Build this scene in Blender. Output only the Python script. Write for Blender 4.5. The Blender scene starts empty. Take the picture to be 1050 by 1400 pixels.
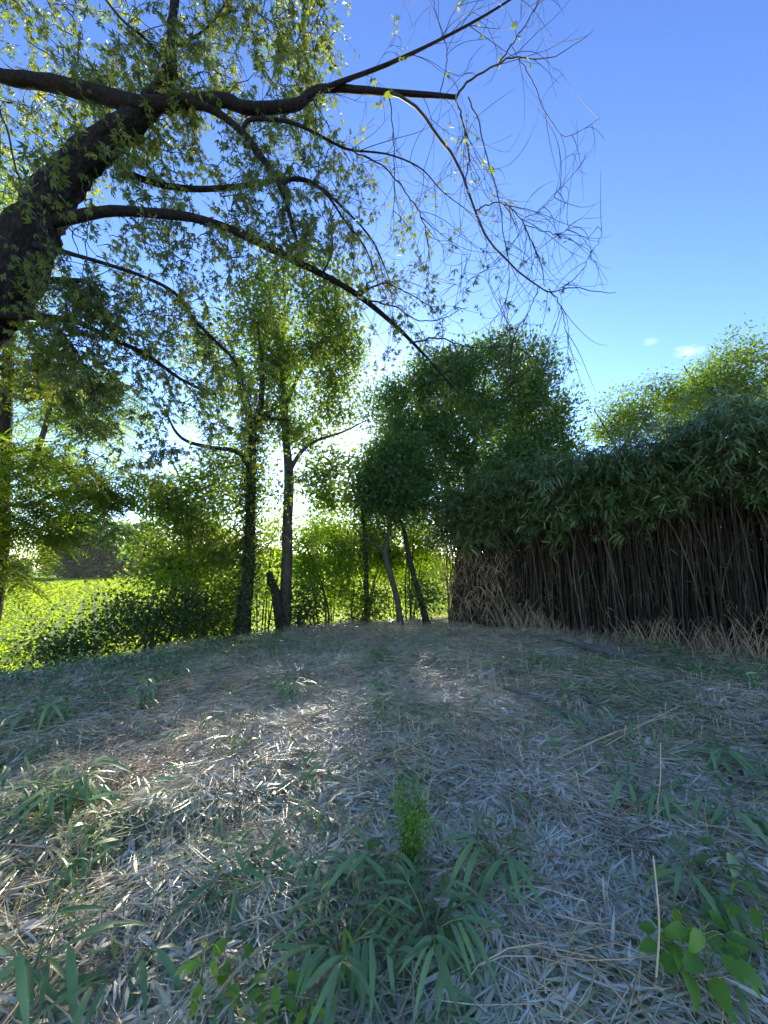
import bpy, math
import numpy as np

# ------------------------------------------------------------------ camera, sky, sun, exposure
SC = bpy.context.scene
COL = SC.collection
CAM_H, PITCH, FPX = 1.55, math.radians(8.44), 526.0
cam_d = bpy.data.cameras.new("camera")
cam_d.sensor_fit = 'VERTICAL'; cam_d.sensor_height = 36.0
cam_d.lens = 18.0 * FPX / 700.0
cam_d.clip_start = 0.05; cam_d.clip_end = 20000
cam = bpy.data.objects.new("camera", cam_d); COL.objects.link(cam)
cam.location = (0, 0, CAM_H); cam.rotation_euler = (math.radians(90) + PITCH, 0, 0)
SC.camera = cam

SUN_EL, SUN_AZ = math.radians(20.2), math.radians(-3.4)      # azimuth from +Y, clockwise positive
W = bpy.data.worlds.new("World"); SC.world = W; W.use_nodes = True
nt = W.node_tree; nt.nodes.clear()
sky = nt.nodes.new("ShaderNodeTexSky"); sky.sky_type = 'NISHITA'; sky.sun_disc = False
sky.sun_elevation = SUN_EL; sky.sun_rotation = SUN_AZ
sky.air_density = 1.0; sky.dust_density = 0.12; sky.ozone_density = 3.0; sky.altitude = 100
hs = nt.nodes.new("ShaderNodeGamma"); hs.inputs['Gamma'].default_value = 1.4
bg = nt.nodes.new("ShaderNodeBackground"); bg.inputs['Strength'].default_value = 0.05
wo = nt.nodes.new("ShaderNodeOutputWorld")
tint = nt.nodes.new("ShaderNodeMix"); tint.data_type = 'RGBA'; tint.blend_type = 'MULTIPLY'; tint.inputs[0].default_value = 1.0; tint.inputs[7].default_value = (1.03, .93, 1.0, 1)
nt.links.new(sky.outputs[0], hs.inputs['Color']); nt.links.new(hs.outputs[0], tint.inputs[6]); nt.links.new(tint.outputs[2], bg.inputs[0]); nt.links.new(bg.outputs[0], wo.inputs[0])
sun_d = bpy.data.lights.new("sun", 'SUN'); sun_d.energy = 4.4; sun_d.angle = math.radians(5); sun_d.color = (1.0, 0.9, 0.73)
sun = bpy.data.objects.new("sun", sun_d); COL.objects.link(sun)
sun.rotation_euler = (math.radians(90) - SUN_EL, 0, math.radians(180) - SUN_AZ)
SC.view_settings.view_transform = 'Standard'; SC.view_settings.look = 'None'
SC.view_settings.exposure = 2.3; SC.view_settings.gamma = 1.0; SC.view_settings.use_curve_mapping = False
SC.render.engine = 'CYCLES'
cy = SC.cycles
cy.max_bounces = 8; cy.diffuse_bounces = 6; cy.glossy_bounces = 2; cy.transmission_bounces = 4
cy.volume_bounces = 3; cy.transparent_max_bounces = 6
cy.use_denoising = True; cy.sample_clamp_indirect = 4.0; cy.caustics_reflective = False; cy.caustics_refractive = False

# ------------------------------------------------------------------ geometry helpers
rng = np.random.default_rng(11)
def rand(*a): return rng.uniform(*a)
def nrm(v): return v / np.maximum(np.linalg.norm(v, axis=-1, keepdims=True), 1e-9)
cp, sp = math.cos(PITCH), math.sin(PITCH)
def ray(u, v):
    dx = (u - 525.0) / FPX; dz = (700.0 - v) / FPX
    return np.array([dx, cp - sp * dz, sp + cp * dz])
def at(u, v, Y):
    d = ray(u, v); return np.array([0, 0, CAM_H]) + d * (Y / d[1])
def gnd(u, v, z=0.0):
    d = ray(u, v); return np.array([0, 0, CAM_H]) + d * ((z - CAM_H) / d[2])
def hash2(i, j, s):
    h = np.sin(i * 127.1 + j * 311.7 + s * 74.7) * 43758.5453
    return h - np.floor(h)
def vn(x, y, s=0):
    x = np.asarray(x, float); y = np.asarray(y, float)
    i = np.floor(x); j = np.floor(y); fx = x - i; fy = y - j
    fx = fx * fx * (3 - 2 * fx); fy = fy * fy * (3 - 2 * fy)
    a = hash2(i, j, s); b = hash2(i + 1, j, s); c = hash2(i, j + 1, s); d = hash2(i + 1, j + 1, s)
    return a * (1 - fx) * (1 - fy) + b * fx * (1 - fy) + c * (1 - fx) * fy + d * fx * fy
def smooth(a, b, x):
    t = np.clip((x - a) / (b - a), 0, 1); return t * t * (3 - 2 * t)
EX = [-60, -12, -5.6, -3.1, -1.0, 0.8, 2.6, 9, 20, 60]
EY = [-30, 0.5, 5.6, 8.9, 11.0, 12.2, 13.2, 17, 22, 30]
FIELD_Z = -1.0
def fieldf(x, y):
    s = (np.asarray(y) - np.interp(x, EX, EY)) * 0.72
    return smooth(-0.2, 3.2, s)
def height(x, y):
    x = np.asarray(x, float); y = np.asarray(y, float)
    f = fieldf(x, y)
    n = 0.16 * (vn(x * .45, y * .45, 1) - .5) + 0.10 * (vn(x * 1.3, y * 1.3, 2) - .5) + 0.07 * (vn(x * 3.1, y * 3.1, 3) - .5)
    near = 1 - smooth(20, 40, np.hypot(x, y))
    return n * near * (1 - .6 * f) + FIELD_Z * f

class Acc:
    def __init__(s): s.V = []; s.F = []; s.R = []; s.n = 0
    def add(s, v, f, r):
        v = np.asarray(v, np.float32).reshape(-1, 3)
        s.V.append(v); s.F.append(np.asarray(f, np.int32).reshape(-1, 3) + s.n)
        s.R.append(np.broadcast_to(np.asarray(r, np.float32), (len(v),))); s.n += len(v)
    def mesh(s, name, mat, smoothed=False):
        V = np.concatenate(s.V); F = np.concatenate(s.F); R = np.concatenate(s.R)
        m = bpy.data.meshes.new(name)
        m.vertices.add(len(V)); m.vertices.foreach_set("co", V.ravel())
        m.loops.add(F.size); m.loops.foreach_set("vertex_index", F.ravel())
        m.polygons.add(len(F)); m.polygons.foreach_set("loop_start", np.arange(0, F.size, 3, dtype=np.int32))
        a = m.attributes.new("rnd", 'FLOAT', 'POINT'); a.data.foreach_set("value", np.ascontiguousarray(R))
        m.update(calc_edges=True)
        if smoothed: m.polygons.foreach_set("use_smooth", np.ones(len(F), bool))
        m.materials.append(mat)
        return m
    def build(s, name, mat, parent=None, smoothed=False, origin=None):
        return link(name, s.mesh(name, mat, smoothed), parent)
def link(name, mesh, parent=None, loc=None):
    o = bpy.data.objects.new(name, mesh); COL.objects.link(o)
    if parent is not None: o.parent = parent
    if loc is not None: o.location = loc
    return o
def tag(o, label=None, cat=None, group=None, kind=None):
    if label: o["label"] = label
    if cat: o["category"] = cat
    if group: o["group"] = group
    if kind: o["kind"] = kind
    return o
def thing(name, label, cat, loc=(0, 0, 0), group=None):
    o = link(name, None); o.location = loc; o.empty_display_size = 0.1
    return tag(o, label, cat, group)

def tubes(acc, P, Rd, sides=4, rnd=None, cap=True):
    """P (N,K,3), Rd (N,K): a batch of tubes with equal point count"""
    P = np.asarray(P, float); Rd = np.asarray(Rd, float)
    N, K, _ = P.shape
    T = np.gradient(P, axis=1); T = nrm(T)
    ref = np.where(np.abs(nrm(P[:, -1] - P[:, 0])[:, 2:3]) > .8, np.array([[1., 0, 0]]), np.array([[0, 0, 1.]]))[:, None, :]
    A = nrm(np.cross(T, np.broadcast_to(ref, T.shape))); B = np.cross(T, A)
    th = np.arange(sides) * 2 * np.pi / sides
    V = P[:, :, None, :] + Rd[:, :, None, None] * (A[:, :, None, :] * np.cos(th)[None, None, :, None] + B[:, :, None, :] * np.sin(th)[None, None, :, None])
    k = np.arange(K - 1)[:, None]; j = np.arange(sides)[None, :]; j2 = (j + 1) % sides
    a = k * sides + j; b = k * sides + j2; c = (k + 1) * sides + j2; d = (k + 1) * sides + j
    F = np.concatenate([np.stack([a, b, c], -1).reshape(-1, 3), np.stack([a, c, d], -1).reshape(-1, 3)])
    if cap and sides > 3:
        e = (K - 1) * sides
        F = np.concatenate([F, [[e, e + i, e + i + 1] for i in range(1, sides - 1)]])
    elif cap:
        e = (K - 1) * sides; F = np.concatenate([F, [[e, e + 1, e + 2]]])
    FF = (F[None] + (np.arange(N) * K * sides)[:, None, None]).reshape(-1, 3)
    r = rng.random(N) if rnd is None else np.broadcast_to(rnd, (N,))
    acc.add(V.reshape(-1, 3), FF, np.repeat(r, K * sides))
def resample(pts, k, rad=None):
    pts = np.asarray(pts, float)
    # Catmull-Rom through the points
    n = len(pts); t = np.linspace(0, n - 1, k); i = np.clip(np.floor(t).astype(int), 0, n - 2); f = (t - i)[:, None]
    p0 = pts[np.clip(i - 1, 0, n - 1)]; p1 = pts[i]; p2 = pts[i + 1]; p3 = pts[np.clip(i + 2, 0, n - 1)]
    q = .5 * ((2 * p1) + (-p0 + p2) * f + (2 * p0 - 5 * p1 + 4 * p2 - p3) * f ** 2 + (-p0 + 3 * p1 - 3 * p2 + p3) * f ** 3)
    if rad is None: return q
    return q, np.interp(t, np.arange(n), rad)
def bark_tube(acc, pts, rad, k, sides, rough=.08, rnd=.5, ridge=0.0):
    """one thick, slightly lumpy limb"""
    q, r = resample(pts, k, rad)
    T = nrm(np.gradient(q, axis=0)); A = np.zeros_like(q)
    a = np.cross(T[0], [0.3, 0.5, 0.81]); a /= np.linalg.norm(a)
    for i in range(k):
        a = a - T[i] * np.dot(a, T[i]); a /= np.linalg.norm(a); A[i] = a
    B = np.cross(T, A)
    th = np.arange(sides) * 2 * np.pi / sides
    lump = 1 + rough * (2 * vn(np.arange(k)[:, None] * .55 + np.zeros(sides), np.cos(th)[None] * 2.2 + 7 + np.sin(th)[None] * 1.3, rng.integers(99)) - 1) \
             + rough * .8 * (2 * rng.random((k, sides)) - 1) * .5
    if ridge: lump = lump - ridge * np.abs(2 * vn(np.arange(sides)[None] * .5 + .6 * vn(np.arange(k)[:, None] * .3, 0 * th[None], 8), np.arange(k)[:, None] * .22 + 0 * th[None], 5) - 1)
    V = q[:, None] + (r[:, None] * lump)[:, :, None] * (A[:, None] * np.cos(th)[None, :, None] + B[:, None] * np.sin(th)[None, :, None])
    kk = np.arange(k - 1)[:, None]; j = np.arange(sides)[None]; j2 = (j + 1) % sides
    F = np.concatenate([np.stack([kk * sides + j, kk * sides + j2, (kk + 1) * sides + j2], -1).reshape(-1, 3),
                        np.stack([kk * sides + j, (kk + 1) * sides + j2, (kk + 1) * sides + j], -1).reshape(-1, 3)])
    e = (k - 1) * sides
    F = np.concatenate([F, [[e, e + i, e + i + 1] for i in range(1, sides - 1)], [[0, i + 1, i] for i in range(1, sides - 1)]])
    acc.add(V.reshape(-1, 3), F, rnd)
    return q, r

def leaves(acc, P, D, N, L, Wd, nsec=1, mid=False, droop=0.0, fold=.25, rnd=None, prof=None):
    """a batch of leaf blades: base P, direction D, face normal N, length L, width Wd"""
    P = np.asarray(P, float); n = len(P)
    if n == 0: return
    D = nrm(np.asarray(D, float)); S = nrm(np.cross(D, N)); U = np.cross(S, D)
    L = np.broadcast_to(L, (n,))[:, None]; Wd = np.broadcast_to(Wd, (n,))[:, None]; dr = np.broadcast_to(droop, (n,))[:, None]
    ts = {1: [.45], 2: [.3, .68], 3: [.2, .48, .78]}[nsec]
    ws = prof or {1: [1.], 2: [1., .8], 3: [.85, 1., .62]}[nsec]
    down = np.array([[0, 0, -1.]])
    cols = [P]
    for t, w in zip(ts, ws):
        c = P + D * L * t + down * dr * L * t * t
        cols.append(c + S * Wd * .5 * w + U * Wd * fold * w)
        if mid: cols.append(c)
        cols.append(c - S * Wd * .5 * w + U * Wd * fold * w)
    cols.append(P + D * L + down * dr * L)
    V = np.stack(cols, 1); nv = V.shape[1]; F = []
    w = 3 if mid else 2
    if mid: F += [[0, 1, 2], [0, 2, 3]]
    else: F += [[0, 1, 2]]
    for s in range(nsec - 1):
        o = 1 + s * w
        for q in range(w - 1):
            F += [[o + q, o + w + q, o + w + q + 1], [o + q, o + w + q + 1, o + q + 1]]
    o = 1 + (nsec - 1) * w
    for q in range(w - 1): F += [[o + q, nv - 1, o + q + 1]]
    F = np.array(F)
    r = rng.random(n) if rnd is None else np.broadcast_to(rnd, (n,))
    acc.add(V.reshape(-1, 3), (F[None] + (np.arange(n) * nv)[:, None, None]).reshape(-1, 3), np.repeat(r, nv))
def rdir(n, zb=0.0, zs=1.0):
    v = rng.normal(size=(n, 3)); v[:, 2] = v[:, 2] * zs + zb; return nrm(v)

# ------------------------------------------------------------------ materials
def ramp(nt, fac, cols):
    r = nt.nodes.new("ShaderNodeValToRGB"); e = r.color_ramp.elements
    while len(e) < len(cols): e.new(0.5)
    for i, c in enumerate(cols):
        e[i].position = i / (len(cols) - 1); e[i].color = (*c, 1)
    nt.links.new(fac, r.inputs[0]); return r.outputs[0]
def newmat(name):
    m = bpy.data.materials.new(name); m.use_nodes = True; t = m.node_tree; t.nodes.clear()
    return m, t, t.nodes.new("ShaderNodeOutputMaterial")
def leaf_mat(name, cols, tcols, tw=.4, rough=.5, spec=.35, noise=6.0, ior=1.5):
    m, t, out = newmat(name)
    at_ = t.nodes.new("ShaderNodeAttribute"); at_.attribute_name = "rnd"
    nz = t.nodes.new("ShaderNodeTexNoise"); nz.inputs['Scale'].default_value = noise; nz.inputs['Detail'].default_value = 1
    tc = t.nodes.new("ShaderNodeTexCoord"); t.links.new(tc.outputs['Object'], nz.inputs['Vector'])
    mx = t.nodes.new("ShaderNodeMath"); mx.operation = 'MULTIPLY_ADD'; mx.inputs[1].default_value = .5
    ad = t.nodes.new("ShaderNodeMath"); ad.operation = 'MULTIPLY_ADD'; ad.inputs[1].default_value = .7
    t.links.new(nz.outputs[0], mx.inputs[0]); mx.inputs[2].default_value = -.1
    t.links.new(at_.outputs['Fac'], ad.inputs[0]); t.links.new(mx.outputs[0], ad.inputs[2])
    c1 = ramp(t, ad.outputs[0], cols); c2 = ramp(t, ad.outputs[0], tcols)
    p = t.nodes.new("ShaderNodeBsdfPrincipled"); p.inputs['Roughness'].default_value = rough; p.inputs['Specular IOR Level'].default_value = spec; p.inputs['IOR'].default_value = ior
    tr = t.nodes.new("ShaderNodeBsdfTranslucent"); ms = t.nodes.new("ShaderNodeMixShader"); ms.inputs[0].default_value = tw
    t.links.new(c1, p.inputs['Base Color']); t.links.new(c2, tr.inputs[0])
    t.links.new(p.outputs[0], ms.inputs[1]); t.links.new(tr.outputs[0], ms.inputs[2]); t.links.new(ms.outputs[0], out.inputs[0])
    return m
def stem_mat(name, cols, scale=(12, 12, 3), bump=.5, rough=.8, dist=.01):
    m, t, out = newmat(name)
    tc = t.nodes.new("ShaderNodeTexCoord"); mp = t.nodes.new("ShaderNodeMapping"); mp.inputs['Scale'].default_value = scale
    nz = t.nodes.new("ShaderNodeTexNoise"); nz.inputs['Detail'].default_value = 5; nz.inputs['Roughness'].default_value = .65; nz.inputs['Scale'].default_value = 1
    t.links.new(tc.outputs['Object'], mp.inputs[0]); t.links.new(mp.outputs[0], nz.inputs['Vector'])
    at_ = t.nodes.new("ShaderNodeAttribute"); at_.attribute_name = "rnd"
    ad = t.nodes.new("ShaderNodeMath"); ad.operation = 'MULTIPLY_ADD'; ad.inputs[1].default_value = .55
    mu = t.nodes.new("ShaderNodeMath"); mu.operation = 'MULTIPLY_ADD'; mu.inputs[1].default_value = 1.3; mu.inputs[2].default_value = -.42
    t.links.new(nz.outputs[0], mu.inputs[0]); t.links.new(at_.outputs['Fac'], ad.inputs[0]); t.links.new(mu.outputs[0], ad.inputs[2])
    p = t.nodes.new("ShaderNodeBsdfPrincipled"); p.inputs['Roughness'].default_value = rough; p.inputs['Specular IOR Level'].default_value = .25
    t.links.new(ramp(t, ad.outputs[0], cols), p.inputs['Base Color'])
    b = t.nodes.new("ShaderNodeBump"); b.inputs['Strength'].default_value = bump; b.inputs['Distance'].default_value = dist
    t.links.new(nz.outputs[0], b.inputs['Height']); t.links.new(b.outputs[0], p.inputs['Normal']); t.links.new(p.outputs[0], out.inputs[0])
    return m
M = {}
M['bark'] = stem_mat('bark_grey_brown', [(.025, .02, .016), (.07, .058, .045), (.14, .125, .1)], (14, 14, 4), .9, .85, .02)
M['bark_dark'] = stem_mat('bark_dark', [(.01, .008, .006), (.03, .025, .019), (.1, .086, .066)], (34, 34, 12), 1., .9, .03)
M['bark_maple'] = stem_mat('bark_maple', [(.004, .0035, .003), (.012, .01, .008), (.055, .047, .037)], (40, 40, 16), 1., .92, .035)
M['bark_pale'] = stem_mat('bark_pale', [(.06, .052, .042), (.15, .13, .105), (.25, .22, .18)], (12, 12, 3), .7, .85, .02)
M['twig'] = stem_mat('twig', [(.012, .01, .008), (.03, .024, .019), (.06, .048, .036)], (20, 20, 20), .2, .7)
M['culm'] = stem_mat('bamboo_culm', [(.009, .0065, .0045), (.036, .026, .016), (.19, .14, .085)], (9, 9, 2.2), .2, .6)
M['stubble'] = stem_mat('stubble', [(.18, .11, .06), (.5, .36, .2), (.74, .6, .38)], (25, 25, 8), .2, .8)
M['stick'] = stem_mat('dead_stick', [(.07, .055, .045), (.2, .165, .13), (.34, .29, .23)], (25, 25, 8), .5, .85)
M['log'] = stem_mat('log_bark', [(.06, .05, .042), (.19, .16, .135), (.34, .3, .26)], (16, 16, 16), 1., .85, .02)
M['greenstem'] = stem_mat('green_stem', [(.08, .1, .03), (.16, .2, .06), (.26, .3, .11)], (20, 20, 20), .1, .6)
M['maple'] = leaf_mat('maple_leaf', [(.03, .065, .018), (.055, .1, .025), (.12, .16, .03)], [(.1, .18, .012), (.19, .26, .018), (.44, .42, .04)], .45)
M['hedge'] = leaf_mat('hedgerow_leaf', [(.04, .08, .015), (.065, .12, .02), (.11, .16, .03)], [(.11, .22, .015), (.2, .32, .02), (.4, .46, .04)], .48)
M['shrub'] = leaf_mat('shrub_leaf', [(.05, .09, .02), (.08, .13, .025), (.13, .17, .035)], [(.26, .46, .02), (.38, .58, .03), (.54, .66, .05)], .58, .6, .15)
M['dense'] = leaf_mat('dense_tree_leaf', [(.035, .085, .025), (.055, .12, .032), (.1, .17, .045)], [(.09, .2, .02), (.16, .3, .03), (.3, .4, .05)], .4)
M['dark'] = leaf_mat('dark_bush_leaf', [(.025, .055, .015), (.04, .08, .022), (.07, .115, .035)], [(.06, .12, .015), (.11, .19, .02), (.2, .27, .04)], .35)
M['right'] = leaf_mat('locust_leaf', [(.035, .07, .015), (.06, .1, .02), (.1, .14, .03)], [(.09, .2, .015), (.15, .28, .02), (.27, .38, .03)], .4, .6, .15)
M['walnut'] = leaf_mat('walnut_leaf', [(.025, .06, .015), (.05, .095, .02), (.1, .14, .03)], [(.16, .3, .015), (.28, .43, .02), (.48, .55, .04)], .55)
M['bamboo'] = leaf_mat('bamboo_leaf', [(.07, .12, .035), (.115, .18, .05), (.2, .26, .085)], [(.1, .2, .03), (.17, .3, .045), (.28, .38, .08)], .28, .33, .8)
M['crop'] = leaf_mat('crop_leaf', [(.08, .14, .006), (.11, .18, .008), (.15, .22, .01)], [(.3, .46, .008), (.38, .52, .01), (.46, .56, .012)], .55, .6, .12, noise=.6)
M['far'] = leaf_mat('far_tree_leaf', [(.02, .05, .022), (.03, .068, .03), (.045, .085, .035)], [(.1, .22, .03), (.14, .28, .04), (.2, .34, .05)], .4, .8, .05, noise=.3)
M['litter'] = leaf_mat('dry_bamboo_litter', [(.3, .2, .115), (.72, .6, .41), (.84, .76, .56), (.92, .87, .71)], [(.3, .23, .13), (.46, .4, .24), (.52, .48, .31), (.56, .52, .35)], .15, .42, 1.0, 2.2, 1.75)
M['littergreen'] = leaf_mat('wilted_bamboo_leaf', [(.22, .26, .1), (.46, .48, .23), (.66, .64, .36)], [(.15, .22, .07), (.22, .3, .11), (.3, .38, .17)], .15, .42, 1.0, 2.2, 1.75)
M['fresh'] = leaf_mat('fresh_leaf', [(.09, .2, .025), (.13, .28, .035), (.2, .36, .05)], [(.14, .3, .02), (.22, .4, .03), (.36, .5, .05)], .45, .4, .5)
M['sprout'] = leaf_mat('bamboo_sprout_leaf', [(.1, .19, .055), (.16, .28, .085), (.26, .38, .13)], [(.08, .17, .04), (.12, .22, .05), (.2, .3, .08)], .25, .38, .8)
M['lime'] = leaf_mat('lime_leaf', [(.2, .36, .025), (.3, .48, .035), (.4, .56, .05)], [(.3, .5, .03), (.42, .6, .04), (.5, .62, .08)], .45, .4, .5)
M['drydead'] = leaf_mat('dead_leaf', [(.1, .07, .045), (.2, .15, .1), (.33, .27, .19)], [(.1, .07, .03), (.16, .12, .05), (.2, .16, .08)], .2, .7, .2)

def ground_mat():
    m, t, out = newmat('ground_soil')
    a = t.nodes.new("ShaderNodeAttribute"); a.attribute_name = "field"
    tc = t.nodes.new("ShaderNodeTexCoord")
    n1 = t.nodes.new("ShaderNodeTexNoise"); n1.inputs['Scale'].default_value = 3; n1.inputs['Detail'].default_value = 8
    n2 = t.nodes.new("ShaderNodeTexNoise"); n2.inputs['Scale'].default_value = .8; n2.inputs['Detail'].default_value = 6
    t.links.new(tc.outputs['Object'], n1.inputs['Vector']); t.links.new(tc.outputs['Object'], n2.inputs['Vector'])
    soil = ramp(t, n1.outputs[0], [(.14, .1, .062), (.38, .3, .2), (.64, .54, .39)])
    green = ramp(t, n2.outputs[0], [(.07, .13, .02), (.1, .17, .025), (.15, .22, .04)])
    mx = t.nodes.new("ShaderNodeMix"); mx.data_type = 'RGBA'
    t.links.new(a.outputs['Fac'], mx.inputs[0]); t.links.new(soil, mx.inputs[6]); t.links.new(green, mx.inputs[7])
    p = t.nodes.new("ShaderNodeBsdfPrincipled"); p.inputs['Roughness'].default_value = .95; p.inputs['Specular IOR Level'].default_value = .1
    t.links.new(mx.outputs[2], p.inputs['Base Color'])
    b = t.nodes.new("ShaderNodeBump"); b.inputs['Strength'].default_value = .7; b.inputs['Distance'].default_value = .05
    t.links.new(n1.outputs[0], b.inputs['Height']); t.links.new(b.outputs[0], p.inputs['Normal']); t.links.new(p.outputs[0], out.inputs[0])
    return m

# ------------------------------------------------------------------ ground sheet
def axis(lo, hi, a, b, step):
    core = np.arange(a, b + 1e-6, step)
    left = a - step * np.cumsum(1.16 ** np.arange(1, 80)); left = left[left > lo]
    right = b + step * np.cumsum(1.16 ** np.arange(1, 80)); right = right[right < hi]
    return np.concatenate([[lo], left[::-1], core, right, [hi]])
gx = axis(-3000, 3000, -9, 10, .14); gy = axis(-300, 4000, -1.5, 16, .14)
GX, GY = np.meshgrid(gx, gy); GZ = height(GX, GY)
nx, ny = len(gx), len(gy)
ii, jj = np.meshgrid(np.arange(nx - 1), np.arange(ny - 1)); b0 = (jj * nx + ii).ravel()
ga = Acc(); ga.add(np.stack([GX, GY, GZ], -1).reshape(-1, 3),
       np.concatenate([np.stack([b0, b0 + 1, b0 + nx + 1], -1), np.stack([b0, b0 + nx + 1, b0 + nx], -1)]), 0.5)
gm = ga.mesh('ground', ground_mat(), True)
fa = gm.attributes.new("field", 'FLOAT', 'POINT'); fa.data.foreach_set("value", smooth(.45, .8, fieldf(GX, GY)).astype(np.float32).ravel())
tag(link('ground', gm), 'brown soil of the clearing running down into the green field', kind='structure')

# crop in the field: too many plants to count
def crop():
    a = Acc(); n = 230000
    d = 9.0 * (130 / 9.0) ** rng.random(n); th = rand(-1.0, .75, n)
    x = d * np.sin(th); y = d * np.cos(th)
    k = fieldf(x, y) > .82; x, y, d = x[k], y[k], d[k]
    row = np.round((x * .8 + y * .6) / .6) * .6; off = (x * .8 + y * .6) - row           # pull plants towards rows
    x = x - off * .8 * .5; y = y - off * .6 * .5
    n = len(x); s = np.maximum(.085, d * .0042) * rand(.7, 1.3, n)
    z = height(x, y) + .5 * np.sqrt(rng.random(n)) * (.8 + .5 * vn(x * .2, y * .2, 9))
    leaves(a, np.stack([x, y, z], 1), rdir(n, 0, .35), nrm(rdir(n) * .6 + [0, 0, .9]), s, s * .75, 1, droop=.15)
    return tag(a.build('crop_foliage', M['crop']), 'bright green leafy crop covering the sunlit field', kind='stuff')
crop()

# ------------------------------------------------------------------ trees
def leaf_cloud(acc, C, n, spread, L, Wr, flat=.65, sag=.25, nrmup=.6, lobes=1, nsec=1):
    C = np.asarray(C)
    m = len(C) * n
    off = rng.normal(size=(m, 3)) * spread * np.array([1, 1, flat])
    P = np.repeat(C, n, 0) + off
    D = nrm(nrm(off) * .8 + rng.normal(size=(m, 3)) * .6 - np.array([0, 0, sag]))
    N = nrm(rng.normal(size=(m, 3)) + np.array([0, 0, nrmup * 2]))
    LL = L * rand(.6, 1.35, m); r = np.clip(np.repeat(rng.random(len(C)), n) * .45 + rng.random(m) * .55, 0, 1)
    if lobes == 1:
        leaves(acc, P, D, N, LL, LL * Wr, nsec, rnd=r)
    else:
        S = nrm(np.cross(D, N))
        for ang in np.linspace(-.75, .75, lobes):
            leaves(acc, P, D * math.cos(ang) + S * math.sin(ang), N, LL * (1 - .3 * abs(ang)), LL * Wr, nsec, rnd=r)
def ell(c, r, n, hollow=.35):
    """cluster centres inside an uneven ellipsoid, denser towards its shell"""
    n0, n = n, int(n * 1.9)
    d = rdir(n); u = (hollow + (1 - hollow) * rng.random(n)) ** .6
    w = .6 + .75 * vn(d[:, 0] * 2.5 + 5 + c[0], d[:, 1] * 2.5 + d[:, 2] * 2 + 9, 3)
    p = np.asarray(c) + d * (u * w)[:, None] * np.asarray(r); f = 2.2 / max(min(r), .5) ** .5
    q = .5 * vn(p[:, 0] * f, p[:, 2] * f + p[:, 1] * .9, 71) + .5 * vn(p[:, 1] * f + 3, p[:, 2] * f - p[:, 0] * .7, 72) + .22 * rng.random(n)
    return p[np.argsort(-q)[:n0]]
def box_px(u0, u1, v0, v1, Y, dep, n, hollow=.35):
    c = at((u0 + u1) / 2, (v0 + v1) / 2, Y); a = at(u0, v1, Y); b = at(u1, v0, Y)
    return ell(c, (abs(b[0] - a[0]) / 2, dep, abs(b[2] - a[2]) / 2), n, hollow)
def connect(acc, skel, C, r0=.022, k=6, sides=4, lift=.15):
    """twigs from the nearest point of the growing skeleton to each cluster"""
    S = np.array(skel)
    base = np.min(np.linalg.norm(C[:, None] - S[None], axis=2), axis=1)
    PP, RR = [], []
    buf = np.empty((len(S) + len(C) * 4, 3)); buf[:len(S)] = S; ns = len(S)
    for i in np.argsort(base):
        c = C[i]; dv = buf[:ns] - c
        q = np.linalg.norm(dv, axis=1) + np.maximum(dv[:, 2], 0) * .9
        j = np.argmin(q); s = buf[j]; d = np.linalg.norm(c - s)
        if d < .02: continue
        mid = (s + c) / 2 + np.array([0, 0, lift * d]) + rng.normal(size=3) * d * .1
        t = np.linspace(0, 1, k)[:, None]; p = (1 - t) ** 2 * s + 2 * t * (1 - t) * mid + t * t * c
        p[1:-1] += rng.normal(size=(k - 2, 3)) * d * .025
        PP.append(p); R0 = min(r0, .006 + .011 * d); RR.append(np.linspace(R0, .0035, k))
        buf[ns:ns + 3] = p[[k // 3, k // 2 + 1, k - 1]]; ns += 3
    if PP: tubes(acc, PP, RR, sides)
def make_tree(name, label, trunk, tr, limbs=(), clusters=None, nleaf=40, spread=.3, L=.1, Wr=.6, mat='hedge', bark='bark',
              cat='tree', twig_r=.022, group=None, sides=10, flat=.65, lobes=1, ivy=None, rough=.08, sag=.25):
    base = np.array(trunk[0], float); o = thing(name, label, cat, base, group); base = base.copy()
    trunk = [trunk[0], trunk[0] + (np.array(trunk[1]) - trunk[0]) * .1, trunk[0] + (np.array(trunk[1]) - trunk[0]) * .35] + list(trunk[1:]); tr = [tr[0] * 1.55, tr[0] * 1.15, tr[0] * .55 + tr[1] * .45] + list(tr[1:])
    a = Acc(); q, _ = bark_tube(a, np.array(trunk) - base, tr, max(8, 5 * len(trunk)), sides + 4, rough, ridge=.06); a.build('trunk', M[bark], o, True)
    sk = [q[len(q) // 4:]]
    for pts, r in limbs:
        a = Acc(); q, _ = bark_tube(a, np.array(pts) - base, r, max(7, 4 * len(pts)), 7, rough); a.build('branch', M[bark], o, True); sk.append(q[1:])
    if clusters is not None and len(clusters):
        C = np.asarray(clusters) - base
        a = Acc(); connect(a, np.concatenate(sk), C, twig_r); tag(a.build('twigs', M['twig'], o), kind='stuff')
        a = Acc(); leaf_cloud(a, C, nleaf, spread, L, Wr, flat, sag, lobes=lobes); tag(a.build('crown', M[mat], o), kind='stuff')
    if ivy is not None:
        a = Acc(); p, r, n, Li, mi = ivy; p = resample(np.array(p) - base, 200)
        i = rng.integers(0, 200, n); th = rand(0, 6.28, n); dr = np.stack([np.cos(th), np.sin(th), rng.normal(size=n) * .3], 1)
        leaves(a, p[i] + dr * (r * rand(.5, 1.9, n))[:, None], nrm(dr + [0, 0, -.8] + rng.normal(size=(n, 3)) * .4), nrm(dr + [0, 0, .5]), Li * rand(.6, 1.3, n), Li * .75, 1)
        tag(a.build('ivy', M[mi], o), kind='stuff')
    return o
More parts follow.
